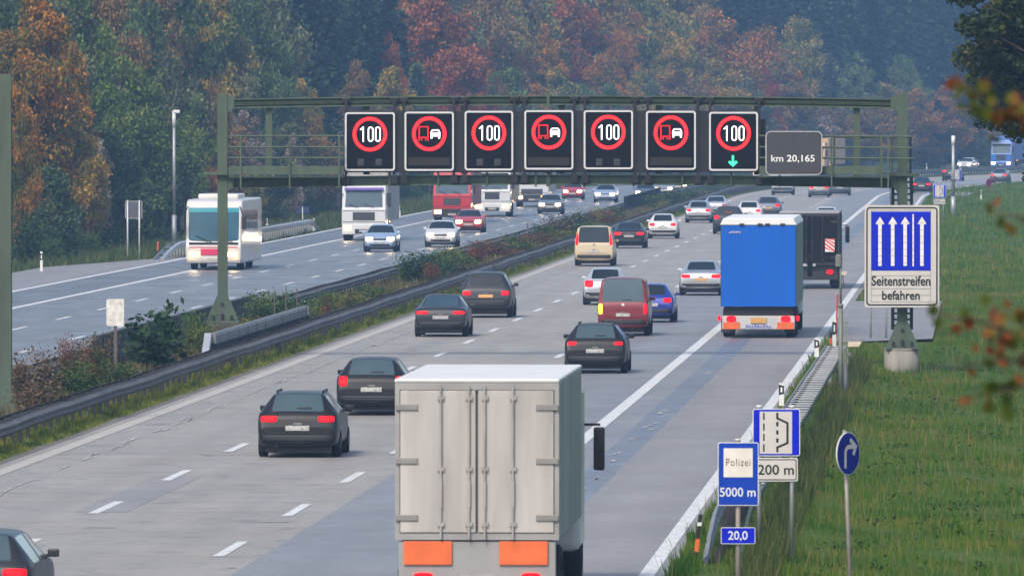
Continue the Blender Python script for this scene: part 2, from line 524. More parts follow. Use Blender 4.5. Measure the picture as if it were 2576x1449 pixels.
def guardrail(label, oa, ob, d0, d1, top=.66, front=1, post_step=2.0, rung_step=2.0, beam=ZINCD, group=None, wob=.012, drop0=0, drop1=0, seed=1, cat='guardrail', postmat=None, rear=None, tube=0, rung0=0, bmat=None):
    """double beam on posts with ladder-like spacers; oa is the side the traffic brushes past"""
    root = thing('guardrail', label, cat, (refx(d0) + oa, d0, 0), 0, group)
    r = random.Random(seed)
    ph = [r.uniform(0, 6) for _ in range(4)]
    def hz(D):
        h = top + wob * (math.sin(D * .31 + ph[0]) + .7 * math.sin(D * .13 + ph[1]) + .5 * math.sin(D * .77 + ph[2]))
        if drop0 and D < d0 + drop0: h *= .12 + .88 * math.sin(math.pi / 2 * (D - d0) / drop0)
        if drop1 and D > d1 - drop1: h *= .12 + .88 * math.sin(math.pi / 2 * (d1 - D) / drop1)
        return h
    bx, by = refx(d0) + oa, d0
    step = 4 if not (drop0 or drop1) else 1.5
    n = int((d1 - d0) / step)
    for o, side, nm in ((oa, front, 'beam'), (ob, -front, 'rear_beam')):
        path = [(refx(d0 + (d1 - d0) * i / n) + o - bx, (d1 - d0) * i / n, hz(d0 + (d1 - d0) * i / n) - .31) for i in range(n + 1)]
        mb = MB()
        prof = [(q[0], q[1]) for q in WB] + [(q[0] - .012, q[1]) for q in reversed(WB)]
        mb.sweep([(p, (side, 0)) for p in path], prof)
        if rear and o == ob:
            mb = MB(); mb.sweep([((q[0], q[1], q[2] + .17), (1, 0)) for q in path], [(-.03, 0), (.03, 0), (.03, .08), (-.03, .08)])
        mb.build(nm, rear if rear and o == ob else (bmat or beam), root)
    om = (oa + ob) / 2
    m1 = MB(); m1.box(-.05, .05, -.035, .035, -.9, 0); pm = None
    w = abs(oa - ob)
    m2 = None
    def many(name, step, mk, mm, lim=100, start=0):
        """up to lim single parts, the remainder as one stuff part"""
        first, rest, D, k = None, MB(), d0 + start + step * .5, 0
        while D < d1:
            z = hz(D)
            x = refx(D) + om - bx
            if k < lim:
                if first is None:
                    first = mk().build(name, mm, root); o = first
                else:
                    o = first.copy(); link(o, root)
                o.location = (x, D - by, z)
            else:
                q = mk(); rest.add([(a + x, b + D - by, c + z) for a, b, c in q.v], q.f)
            D += step; k += 1
        if rest.v:
            rest.build(name + 's', mm, root)['kind'] = 'stuff'
    many('post', post_step, lambda: MB().box(-w / 2 + .1, -w / 2 + .2, -.05, .05, -.95, -.04) if front < 0 else MB().box(w / 2 - .12, w / 2 - .02, -.05, .05, -.95, -.04), postmat or DARKST)
    many('spacer', rung_step, lambda: MB().box(-w / 2 + .02, w / 2 - .02, -.05, .05, -.09, -.03) if not tube else MB().cyl((-w / 2, 0, -.05), (w / 2, 0, -.05), tube, n=10), DARKST if beam is not ZINC else ZINC, start=rung0)
    return root

guardrail('long weathered double guardrail on the median, bordering the yellowish grass strip of the right carriageway', -1.15, -1.62, 222, 1330, .66, 1, seed=2)
guardrail('dark ladder-topped guardrail on the far side of the median, along the oncoming carriageway', -5.25, -4.85, 222, 1330, .68, -1, seed=5)
guardrail('ladder-topped guardrail along the right hard shoulder, ending in a ramp behind the police sign', 15.98, 16.55, 184, 319, .66, -1, post_step=2.0, rung_step=2.0, beam=ZINC, drop0=9, seed=9, bmat=mat('grey rail steel', (.22, .225, .23), .55, .4, .4, .2, 1), wob=.006, rear=GREEND, tube=.028, rung0=12)
guardrail('pale galvanised guardrail on the left verge behind the bus, both ends bent to the ground', -20.35, -20.7, 536, 662, .75, 1, post_step=2.0, rung_step=4, beam=mat('pale galvanised beam', (.5, .5, .5), .5, .3, .5, .12, 1), drop0=14, drop1=10, seed=12, wob=0, postmat=ZINC)

def step_barrier():
    d0, d1 = 311, 358
    root = thing('crash_barrier', 'raised grey steel protection barrier with a sloping front end before the gantry post', 'crash barrier', (refx(d0) - 1.95, d0, 0))
    bx = refx(d0) - 1.95
    path = [((refx(D) - 1.95 - bx, D - d0, 0), (1, 0)) for D in np.arange(d0 + 4, d1 + .1, 3.0)]
    mb = MB(); mb.sweep(path, [(.0, .78), (.16, .74), (.16, .98), (.12, 1.06), (0, 1.06)]); mb.build('top_beam', mat('grey steel top beam', (.20, .195, .195), .55, .35, .4, .2, .9), root)
    mb = MB(); mb.sweep(path, [(.0, .2), (.02, .2), (.02, .76), (0, .76)]); mb.build('back_panel', DARKST, root)
    first = None
    for D in np.arange(d0 + 5.5, d1, 4.0):
        if first is None: o = first = MB().box(.162, .17, -.03, .03, .75, 1.02).build('joint_plate', DARKST, root)
        else: o = link(first.copy(), root)
        o.location = (refx(D) - 1.95 - bx, D - d0, 0)
    first = None
    for D in np.arange(d0 + 5, d1, 6.0):
        if first is None: o = first = MB().box(-.1, -.01, -.06, .06, -.2, 1.0).build('post', DARKST, root)
        else: o = link(first.copy(), root)
        o.location = (refx(D) - 1.95 - bx, D - d0, 0)
    mb = MB()
    mb.add([(0, -1.5, .1), (.2, -1.5, .1), (.2, 4, 1.06), (0, 4, 1.06), (0, -1.5, -.1), (.2, -1.5, -.1), (.2, 4, .74), (0, 4, .74)],
           [(0, 1, 2, 3), (7, 6, 5, 4), (1, 5, 6, 2), (0, 3, 7, 4), (0, 4, 5, 1), (3, 2, 6, 7)])
    mb.build('ramp_end', mat('pale ramp steel', (.42, .43, .45), .5, .3, .5, .1, 1), root)
    e = refx(d1) - 1.95 - bx
    mb = MB(); mb.add([(e, d1 - d0, 1.06), (e + .16, d1 - d0, 1.06), (e + .25, d1 - d0 + 2.6, .3), (e + .1, d1 - d0 + 2.6, .3), (e, d1 - d0, .74), (e + .16, d1 - d0, .74), (e + .25, d1 - d0 + 2.6, 0), (e + .1, d1 - d0 + 2.6, 0)],
                       [(0, 1, 2, 3), (7, 6, 5, 4), (1, 5, 6, 2), (0, 3, 7, 4), (0, 4, 5, 1), (3, 2, 6, 7)]); mb.build('end_plate', ZINCD, root)
step_barrier()

def slat_wall(label, d0, d1, off, h, m):
    root = thing('slatted_guard', label, 'guard panel', (refx(d0) + off, d0, 0))
    bx = refx(d0) + off
    mb = MB()
    D = d0
    while D < d1:      # vertical corrugated sheet: one panel with its folds
        x0 = refx(D) + off - bx; 
        hh = h * min(1, .8 + .2 * (d1 - D) / 4)
        mb.box(x0, x0 + .05, D - d0, D - d0 + .62, .0, hh); mb.box(x0 + .02, x0 + .09, D - d0 + .62, D - d0 + .98, 0, hh - .02)
        D += 1.0
    mb.build('corrugated_panel', m, root)
    mb = MB(); mb.sweep([((refx(q) + off - bx, q - d0, h), (1, 0)) for q in np.arange(d0, d1 - 2, 3.0)], [(-.02, 0), (.1, 0), (.1, .06), (-.02, .06)]); mb.build('cap_rail', ZINCD, root)
SLATM = mat('grey corrugated sheet', (.13, .135, .15), .55, .4, .4, .25, 1)
slat_wall('grey corrugated guard panel behind the foot of the gantry left post', 305, 374, -4.6, 1.12, SLATM)
slat_wall('dark corrugated guard panel beside the far red-leaved shrubs on the median', 748, 832, -4.6, 1.25, mat('dark corrugated sheet', (.05, .055, .065), .5, .4, .4, .25, 1))

# ------------------------------------------------------------------ the sign gantry
GD = 330.0
def gx(x): return wx(x, GD)
def gz(y): return wz(y, GD)
S = FP / GD

def gantry():
    X0, X1 = gx(560), gx(2270)
    root = thing('sign_gantry', 'green steel gantry bridging the right carriageway with walkway and ladder', 'sign gantry', (X0, GD, 0))
    ox, oy = X0, GD
    def lx(x): return gx(x) - ox
    camber = lambda x: 9.0 * (1 - ((x - 1410) / 850.0) ** 2)      # rise of the beams at mid-span, in px
    # posts: H sections
    for xc, yb, nm in ((560, 806, 'post'), (2270, 872, 'post')):
        mb = MB(); c = lx(xc); h = 12.5 / S; zt, zb = gz(237), gz(yb)
        mb.cbox(c - h, c + h, -.16, -.125, zb, zt, .006); mb.cbox(c - h, c + h, .125, .16, zb, zt, .006); mb.box(c - .025, c + .025, -.125, .125, zb, zt - .01)
        mb.box(c - h + .005, c + h - .005, -.155, .155, zt - .004, zt + .012)
        p = mb.build(nm, GREEN, root)
        mb = MB()
        mb.prism([(c - h - .02, zb + .75), (c + h + .02, zb + .75), (c + h + .3, zb + .1), (c + h + .3, zb), (c - h - .3, zb), (c - h - .3, zb + .1)], -.19, -.165)
        mb.box(c - h - .36, c + h + .36, -.45, .45, zb - .07, zb - .003)
        mb.build('foot_plate', GREEN, p)
        for a in (-.28, 0, .28):
            mb = MB(); mb.cyl((c + a, -.33, zb - .02), (c + a, -.33, zb + .16), .045, n=8); mb.build('anchor_bolt', BLACKM, p)
        for zz in (zb + .48, zb + .15):
            mb = MB(); mb.cyl((c, -.2, zz), (c, -.19, zz), .07, n=12); mb.build('access_hole', BLACKM, p)
        sd = 1 if xc < 1000 else -1
        for yt, y2, nm2 in ((248, 279, 'gusset'), (441, 482, 'gusset')):
            mb = MB()
            a = lx(xc + sd * 12); b = lx(xc + sd * 27); e = lx(xc + sd * 30)
            mb.prism([(a, gz(yt - 12 if yt < 300 else yt - 2)), (b, gz(yt - 2)), (e, gz(yt)), (e, gz(yt + 26)), (b, gz(yt + 27)), (a, gz(y2 + 3))], -.13, -.10)
            mb.build('gusset', GREEN, p)
    # raised pad under the left post (hidden in the shrubs) and round concrete foundation on the right
    mb = MB(); mb.box(lx(560) - .5, lx(560) + .5, -.5, .5, -.3, gz(806) - .075); mb.build('pedestal', mat('mossy dark concrete', (.075, .08, .06), .9, 0, .15, .35, 2), root)
    # beams
    def beam(nm, ytop, ybot, xa, xb, m):
        n = 24; path = []
        for i in range(n + 1):
            x = xa + (xb - xa) * i / n
            path.append(((lx(x), 0, gz(ybot - camber(x))), (0, 1)))
        h = (ybot - ytop) / S
        prof = [(-.14, 0), (-.14, .035), (-.03, .05), (-.03, h - .05), (-.14, h - .035), (-.14, h), (.14, h), (.14, h - .035), (.03, h - .05), (.03, .05), (.14, .035), (.14, 0)]
        mb = MB(); mb.sweep(path, prof); return mb.build(nm, m, root)
    beam('top_chord', 250, 274, 583, 2246, GREEN)
    beam('bottom_chord', 449, 474, 583, 2246, GREEN)
    # conduits that run in the web
    for yy in (262, 266):
        n = 24; mb = MB(); mb.sweep([((lx(590 + 1650 * i / n), -.05, gz(yy - camber(590 + 1650 * i / n))), (0, 1)) for i in range(n + 1)], [(-.06, 0), (-.06, .025), (-.02, .025), (-.02, 0)]); mb.build('conduit', GREEND, root)
    first = None
    for x in (676, 922, 1168, 1413, 1658, 1905, 2155):
        mb = MB(); mb.box(-.1, .1, .02, .14, gz(446 - camber(x)), gz(274 - camber(x))); o = mb.build('strut', GREEN, root); o.location = (lx(x), 0, 0)
    # walkway toe board and railings, left bay and right bay
    for xa, xb, ups, yo in ((577, 866, (607, 730, 854), 0), (1909, 2240, (2090, 2215, 2232), 0)):
        a = camber((xa + xb) / 2) * .3
        mb = MB(); mb.cbox(lx(xa), lx(xb) - (.3 if xa > 1000 else 0), -.75, -.70, gz(441 - a), gz(419 - a), .01); mb.build('toe_board', GREEN, root)
        mb = MB(); mb.box(lx(xa), lx(xb), -.70, .7, gz(447), gz(444)); mb.build('walkway_deck', GREEND, root)
        for yy in (343, 371, 398):
            mb = MB(); mb.cyl((lx(xa), -.78, gz(yy - a)), (lx(xb + (55 if xa > 1000 else 0)), -.78, gz(yy - a + (2 if xa > 1000 else 0))), .028, n=8); mb.build('handrail', GREEN, root)
        for u in ups:
            mb = MB(); mb.box(lx(u) - .025, lx(u) + .025, -.81, -.75, gz(473), gz(342)); mb.build('railing_post', GREEN, root)
    # rails round the ladder head
    for u in (2100, 2216, 2246, 2292):
        mb = MB(); mb.box(lx(u) - .03, lx(u) + .03, .5, .56, gz(470), gz(344)); mb.build('railing_post', GREEND, root)
    for yy in (346, 372, 400, 436):
        mb = MB(); mb.box(lx(2100), lx(2296), .56, .60, gz(yy) - .03, gz(yy) + .03); mb.build('handrail', GREEND, root)
    # ladder down the right post, behind
    for u in (2247, 2294):
        mb = MB(); mb.box(lx(u) - .05, lx(u) + .05, .3, .36, gz(830), gz(440)); mb.build('ladder_rail', GREEND, root)
    lf = None
    for k in range(26):
        zz = gz(444 + 15 * k)
        if lf is None: lf = MB().box(lx(2247), lx(2294), .31, .35, -.03, .03).build('rung', GREEND, root); o = lf
        else: o = link(lf.copy(), root)
        o.location = (0, 0, zz)
    # stub arms
    for xa, xb, yy in ((513, 573, 437), (2232, 2310, 440)):
        mb = MB(); mb.cbox(lx(xa), lx(xb), -.34, -.2, gz(yy + 4), gz(yy - 4), .012); mb.build('stub_arm', GREEN, root)
    # black cladding behind the displays and hanger brackets
    mb = MB(); mb.cbox(lx(868), lx(1908), -.28, -.16, gz(434), gz(279), .01); mb.build('black_backing', BLACKP, root)
    mb = MB(); mb.box(lx(1908), lx(1925), -.28, -.16, gz(440), gz(300)); mb.build('black_backing', mat('black cladding', (.008, .008, .009), .6, 0, .15, .3, 2), root)
    hf = None
    for x in (871, 992, 1016, 1142, 1169, 1294, 1319, 1471, 1444, 1597, 1629, 1755, 1786, 1909):
        z1, z0 = gz(250 - camber(x)), gz(268 - camber(x))
        mb = MB()
        mb.cbox(-.13, .13, -.2, -.15, z0 + .04, z1 - .04, .01); mb.box(-.045, .045, -.33, -.2, gz(440), z1 - .06)
        mb.box(-.1, .1, -.34, -.15, gz(470 - camber(x)), gz(448 - camber(x)))
        o = mb.build('hanger', BLACKP, root); o.location = (lx(x), 0, 0)
    # sag stays and splice
    mb = MB(); mb.box(-.05, .05, -.2, -.14, gz(268), gz(234)); mb.box(-.1, .1, -.22, -.12, gz(270), gz(262)); o = mb.build('splice_plate', GREEN, root); o.location = (lx(1379), 0, 0)
    mb = MB(); mb.box(-.06, .06, -.2, -.14, gz(470), gz(432)); mb.box(-.12, .12, -.22, -.12, gz(436), gz(432)); o = mb.build('splice_plate', GREEND, root); o.location = (lx(1379), 0, 0)
    # posts of the front railing seen below the displays
    for u in (870, 980, 1103, 1225, 1348, 1470, 1594, 1716, 1839, 1961):
        mb = MB(); mb.box(lx(u) - .03, lx(u) + .03, -.24, -.18, gz(470), gz(432)); mb.build('railing_post', GREEND, root)
    # cable loop by the ladder
    mb = MB()
    pts = [(2240, 442), (2238, 470), (2239, 500), (2241, 520)]
    for (a, b), (c, d) in zip(pts, pts[1:]): mb.cyl((lx(a), -.2, gz(b)), (lx(c), -.2, gz(d)), .012, n=5)
    mb.build('cable', BLACKM, root)
    return root
gantry()

def foundation():
    r = 43 / S; x = gx(2268); zb = tz(x - refx(GD), GD) - .4
    root = thing('gantry_foundation', 'round pale concrete foundation under the gantry right post in the grass', 'foundation', (x, GD, 0))
    mb = MB(); mb.cyl((0, 0, zb), (0, 0, gz(876) - .05), r, n=36); mb.build('drum', CONC, root, True)
    mb = MB(); mb.cyl((0, 0, gz(876) - .05), (0, 0, gz(876)), r * 1.03, r * 1.01, n=36); mb.build('rim', CONC, root)
foundation()

# second, nearer gantry: only its left post stands in the frame
def near_post():
    D = 262.0; s = FP / D; x = wx(5, D)
    root = thing('gantry_post', 'thick green steel post cut by the left picture edge', 'gantry post', (x, D, 0))
    h = .235
    mb = MB(); mb.cbox(-h, h, -.2, -.16, -.1, wz(188, D), .008); mb.cbox(-h, h, .16, .2, -.1, wz(188, D), .008); mb.box(-.03, .03, -.16, .16, -.1, wz(188, D)); mb.build('shaft', GREEN, root)
    mb = MB(); mb.prism([(-h - .02, .75), (h + .02, .75), (h + .16, .1), (h + .16, -.05), (-h - .16, -.05), (-h - .16, .1)], -.24, -.205); mb.build('foot_plate', GREEN, root)
near_post()

# ------------------------------------------------------------------ LED displays on the gantry
LEDRED = mat('lit red led ring', (.25, .003, .005), .5, 0, .3, .05, 40, emit=(1.0, .006, .012), es=.75)
LEDPINK = mat('lit bright red led dots', (.5, .05, .05), .5, 0, .3, .05, 40, emit=(1.0, .07, .07), es=.85)
LEDWHITE = mat('lit white leds', (.8, .8, .8), .5, 0, .3, .05, 40, emit=(1.0, .94, .92), es=.95)
LEDGLOW = mat('lit pinkish led edge', (.4, .1, .1), .5, 0, .3, .05, 40, emit=(1.0, .25, .22), es=.5)
LEDGREEN = mat('lit green leds', (.02, .5, .2), .5, 0, .3, .05, 40, emit=(.06, 1.0, .42), es=.75)
LAMPLENS = mat('unlit grey lamp lens', (.10, .10, .105), .35, 0, .5, .3, 9)
DIMPANEL = mat('dim brownish panel', (.02, .017, .012), .5, 0, .3, .3, 60)
FACEM = mat('black display face', (.004, .004, .007), .6, 0, .12, .1, 3)
def digits100(mb, cx, cz, h, y):
    w = h * .29; st = h * .082
    x0 = cx - h * .62
    stroke(mb, [(x0, cz + h * .28), (x0 + h * .2, cz + h * .5 - st / 2)], st, y)
    stroke(mb, [(x0 + h * .2, cz + h * .5), (x0 + h * .2, cz - h * .5)], st, y - .001)
    for c in (cx + h * .07, cx + h * .55):
        pts = []
        rr = w / 2
        for k in range(9):
            a = math.pi * k / 8; pts.append((c + rr * math.cos(a), cz + h * .5 - rr - st / 2 + rr * math.sin(a)))
        for k in range(9):
            a = math.pi + math.pi * k / 8; pts.append((c + rr * math.cos(a), cz - h * .5 + rr + st / 2 + rr * math.sin(a)))
        stroke(mb, pts, st, y, closed=True)

def display(i, xa, xb, ya, yb, cy, label):
    cx = (xa + xb) / 2; x = gx(cx); zc = gz((ya + yb) / 2)
    speed = i % 2 == 0
    root = thing('led_display', label, 'led sign', (x, GD - .42, zc), 0, 'electronic signs hung on the gantry')
    w = (xb - xa) / S / 2; h = (yb - ya) / S / 2
    mb = MB(); mb.prism(rrect(-w, w, -h, h, .09), -.0, .08); mb.build('casing', BLACKM, root)
    fr = MB(); o_ = rrect(-w, w, -h, h, .09); i_ = rrect(-w + .055, w - .055, -h + .055, h - .055, .05); n = len(o_)
    fr.add([(a, -.02, b) for a, b in o_] + [(a, -.02, b) for a, b in i_] + [(a, -.001, b) for a, b in o_] + [(a, -.001, b) for a, b in i_],
           [(k, (k + 1) % n, n + (k + 1) % n, n + k) for k in range(n)] + [(2 * n + k, 2 * n + (k + 1) % n, (k + 1) % n, k) for k in range(n)] + [(n + k, n + (k + 1) % n, 3 * n + (k + 1) % n, 3 * n + k) for k in range(n)])
    fr.build('frame', mat('white display frame', (.52, .52, .53), .45, 0, .4, .05, 3), root)
    mb = MB(); mb.prism(rrect(-w + .056, w - .056, -h + .056, h - .056, .05), -.004, -.001); mb.build('face', FACEM, root)
    zc2 = gz(cy) - zc; R0, R1 = 43.6 / S, 34.0 / S
    mb = MB(); n, rows = 138, 5
    vs = [((R1 + (R0 - R1) * j / rows) * math.cos(2 * math.pi * k / n), -.008, zc2 + (R1 + (R0 - R1) * j / rows) * math.sin(2 * math.pi * k / n)) for j in range(rows + 1) for k in range(n)]
    cells = [(j, k) for j in range(rows) for k in range(n)]
    mb.add(vs, [(j * n + k, (j + 1) * n + k, (j + 1) * n + (k + 1) % n, j * n + (k + 1) % n) for j, k in cells])
    mb.m = [1 if j in (1, 3) and (k + j) % 4 < 1 or j == 2 and k % 4 == 3 else 0 for j, k in cells]
    mb.build('red_ring', [LEDRED, LEDPINK], root)
    if speed:
        mb = MB(); digits100(mb, -.01, zc2, 38 / S, -.008); mb.build('digits', LEDWHITE, root)
        if i != 6:
            for sx in (-23, 22):
                mb = MB(); mb.cbox((sx - 8) / S, (sx + 8) / S, -.03, -.004, gz(417) - zc, gz(400) - zc, .01); mb.build('flasher_lamp', mat('dark flasher lens', (.045, .045, .05), .45, 0, .3, .3, 9), root)
        else:
            mb = MB(); a = gz(391) - zc; b = gz(417.5) - zc; c = -1.5 / S
            stroke(mb, [(c, a), (c, b + .06)], .065, -.008)
            stroke(mb, [(c - 10 / S, b + 11 / S), (c, b + .02), (c + 10 / S, b + 11 / S)], .075, -.009)
            mb.build('green_arrow', LEDGREEN, root)
    else:
        mb = MB(); a, b, t, u = -25 / S, -3 / S, gz(cy - 17.5) - zc, gz(cy + 14) - zc
        stroke(mb, [(a, u - .04), (a, t), (b, t), (b, u - .04)], .032, -.008)
        stroke(mb, [(a - .02, u + .06), (b + .02, u + .06)], .03, -.009)
        stroke(mb, [(a + .07, u - .04), (a + .07, u + .06)], .03, -.008); stroke(mb, [(b - .07, u - .04), (b - .07, u + .06)], .03, -.008)
        mb.build('truck_symbol', LEDRED, root)
        mb = MB(); c = 15.5 / S; zt = gz(cy - 9) - zc
        stroke(mb, [(c - .1, zt), (c + .1, zt)], .04, -.008)
        stroke(mb, [(c - .1, zt), (c - .135, zt - .085)], .035, -.009); stroke(mb, [(c + .1, zt), (c + .135, zt - .085)], .035, -.009)
        stroke(mb, [(c - .15, zt - .1), (c + .15, zt - .1)], .055, -.008)
        stroke(mb, [(c - .15, zt - .165), (c + .15, zt - .165)], .05, -.0085)
        for q in (-.115, .115): stroke(mb, [(c + q, zt - .15), (c + q, zt - .255)], .055, -.0095)
        mb.build('car_symbol', LEDWHITE, root)
        mb = MB(); mb.box(-52 / S, 52 / S, -.01, -.004, gz(416) - zc, gz(396) - zc); mb.build('text_panel', DIMPANEL, root)
DL = ['leftmost lit display with white 100 in a red ring, next to the walkway railing',
      'lit display with red truck and white car in a ring, leftmost of its three',
      'lit display showing 100, third sign from the left on the gantry',
      'lit truck and car overtaking ban display at the middle of the gantry',
      'lit display showing 100, fifth sign from the left on the gantry',
      'lit display with red truck and white car beside the green arrow display',
      'lit display showing 100 above a green downward arrow']
for i, (xa, xb, ya, yb, cy) in enumerate(((868, 994, 283, 430, 338), (1018, 1142, 281.5, 430, 337), (1169, 1291, 279.5, 429, 335), (1319, 1442, 278, 427, 333), (1468, 1592, 278, 426, 333), (1624.5, 1750, 279.5, 427.5, 334.5), (1783, 1906, 282, 430, 336))):
    display(i, xa, xb, ya, yb, cy, DL[i])

# ------------------------------------------------------------------ printed signs
def board(root, xa, xb, ya, yb, D, m, rim, r=.05, t=.03, rimw=.02, y=0.0, name='board'):
    """sign plate; returns its object. coordinates are metres in the sign's own frame"""
    mb = MB(); mb.prism(rrect(xa, xb, ya, yb, r), y, y + t); b = mb.build(name, rim, root)
    mb = MB(); mb.prism(rrect(xa + rimw, xb - rimw, ya + rimw, yb - rimw, max(.005, r - rimw)), y - .003, y - .001); mb.build('face', m, b)
    return b

def km_board():
    D = GD - 1.0; cx, cy = 1995, 385; w, h = 71 / S, 55 / S
    root = thing('kilometre_board', 'dark grey board reading km 20,165 beside the displays', 'sign', (gx(cx), D, gz(cy)))
    b = board(root, -w, w, -h, h, D, GREYS, mat('pale grey sign rim', (.38, .38, .38), .5),   .16, .04, .028)
    mb = MB(); mb.box(-.012, .012, -.012, -.003, -h + .05, h - .05)
    for z in (-.5, -.2, .3): mb.box(-.03, .03, -.016, -.003, z, z + .05)
    o = mb.build('middle_seam', GREYS, root); o.location.x = 0
    put_text('km 20,165', -57 / S, -23 / S - .02, 109 / S, 20 / S, -.02, mat('white lettering', (.72, .72, .72), .5), root)
    mb = MB()
    for x in (-.5, .5): mb.box(x - .04, x + .04, .04, .9, -.5, .5)
    mb.build('bracket', GREEND, root)
km_board()

def lane_board():
    D = GD - .6; s = FP / D; cx, cy = 2269, 645
    X, Zc = wx(cx, D), wz(cy, D)
    root = thing('lane_board', 'large white and blue board reading Seitenstreifen befahren on the gantry right post', 'sign', (X, D, Zc))
    px = lambda x: (x - cx) / s
    pz = lambda y: (cy - y) / s
    w, h = 94 / s, 128.5 / s
    b = board(root, -w, w, -h, h, D, SIGNW, mat('dusty sign edge', (.5, .48, .46), .6), .06, .06, .008)
    o_ = rrect(px(2181), px(2357), pz(767), pz(523), .09); mb = MB(); stroke(mb, o_, .045, -.006, closed=True); mb.build('black_border', INK, root)
    mb = MB(); mb.box(px(2191.7), px(2341.2), -.008, -.004, pz(681), pz(532.6)); mb.build('blue_field', BLUES, root)
    AW = mat('white arrow sheeting', (.70, .66, .64), .5)
    for k, x in enumerate((2213.6, 2245.7, 2277, 2319.3)):
        mb = MB()
        mb.prism([(px(x - 4.4), pz(669)), (px(x + 4.4), pz(669)), (px(x + 4.4), pz(565)), (px(x + 11.5), pz(563.5)), (px(x), pz(545.5)), (px(x - 11.5), pz(563.5)), (px(x - 4.4), pz(565))], -.011, -.009)
        mb.build('lane_arrow', AW, root)
    mb = MB(); mb.box(px(2295.4), px(2299), -.011, -.009, pz(670), pz(539)); mb.build('lane_line', AW, root)
    mb = MB()
    for k in range(15):
        y = 529 + 16.45 * k
        stroke(mb, [(px(2191.7), pz(y)), (px(2341.2), pz(y))], .0075, -.0125)
    for x in (2191.7, 2341.2): stroke(mb, [(px(x), pz(759)), (px(x), pz(529))], .0065, -.0125)
    mb.build('prism_joint', INK, root)
    put_text('Seitenstreifen', px(2192.5), pz(719), 148 / s, 25 / s, -.012, INK, root, bold=.02)
    put_text('befahren', px(2219), pz(754.5), 95 / s, 23.5 / s, -.012, INK, root, bold=.02)
    mb = MB()
    for z in (.9, -.9): mb.box(-.35, .35, .06, .42, z, z + .1)
    mb.build('clamp', GREEND, root)
lane_board()

def emergency_bay_sign(label, x0, x1, y0, y1, D, sub=None, subbox=None, posts=(), zfoot=None, cat='sign'):
    s = FP / D; cx = (x0 + x1) / 2; X = wx(cx, D); off = X - refx(D)
    zf = tz(off, D) - .15 if zfoot is None else zfoot
    root = thing('lay_by_sign', label, cat, (X, D, 0))
    px = lambda x: (x - cx) / s
    pz = lambda y: wz(y, D)
    W = x1 - x0; k = W / 119.3
    rim = mat('pale sign rim', (.62, .62, .6), .5)
    b = board(root, px(x0), px(x1), pz(y1), pz(y0), D, BLUES, rim, .045, .025, .014)
    ix0, ix1, iy0, iy1 = px(x0 + 17.5 * k), px(x0 + 99 * k), pz(y0 + 113 * k), pz(y0 + 7 * k)
    mb = MB(); mb.box(ix0, ix1, -.007, -.0035, iy0, iy1); mb.build('white_field', SIGNW, root)
    mb = MB()
    for a, c in ((10, 28), (37, 55), (63, 81), (89, 108)):
        stroke(mb, [(px(x0 + 28 * k), pz(y0 + a * k)), (px(x0 + 28 * k), pz(y0 + c * k))], 4 * k / s, -.009)
    for a, c in ((33, 44), (54, 65), (74, 85)):
        stroke(mb, [(px(x0 + 62 * k), pz(y0 + a * k)), (px(x0 + 62 * k), pz(y0 + c * k))], 6 * k / s, -.009)
    pts = [(62, 10), (62, 24), (87.5, 36), (87.5, 86), (62, 97), (62, 109)]
    stroke(mb, [(px(x0 + a * k), pz(y0 + c * k)) for a, c in pts], 5.5 * k / s, -.0095)
    mb.build('bay_symbol', INK, root)
    if sub:
        a, b2, c, d = subbox
        bb = board(root, px(a), px(b2), pz(d), pz(c), D, SIGNW, rim, .03, .025, .01, name='distance_plate')
        mb = MB(); stroke(mb, rrect(px(a) + .03, px(b2) - .03, pz(d) + .03, pz(c) - .03, .02), .016, -.006, closed=True); mb.build('black_border', INK, bb)
        w = (b2 - a); put_text(sub, px(a + w * .08), pz(c + (d - c) * .72), w * .83 / s, (d - c) * .44 / s, -.007, INK, bb, bold=.015)
    for p in posts:
        mb = MB(); mb.cyl((px(p), .065, zf), (px(p), .065, pz(y0) + .02), .038, n=12); q = mb.build('post', ZINC, root, True)
        mb = MB(); mb.cyl((px(p), .065, pz(y0) + .02), (px(p), .065, pz(y0) + .06), .05, n=12); mb.build('post_cap', WHITES, q, True)
    return root
emergency_bay_sign('lay-by sign with a 200 m plate, nearest of its kind, behind the police sign', 1893.7, 2013, 1028, 1147, 190, '200 m', (1898, 2007.3, 1151.6, 1210.6), (1910, 1992.6))
emergency_bay_sign('small distant lay-by sign with a 200 m plate right of the gantry post', 2347.5, 2379.5, 465, 498, 708, '200 m', (2349, 2378, 501, 514), (2373,))
emergency_bay_sign('tiny lay-by sign without plate, behind the far lamp post', 2392.5, 2417.5, 427.5, 453.5, 905, None, None, (2412,))

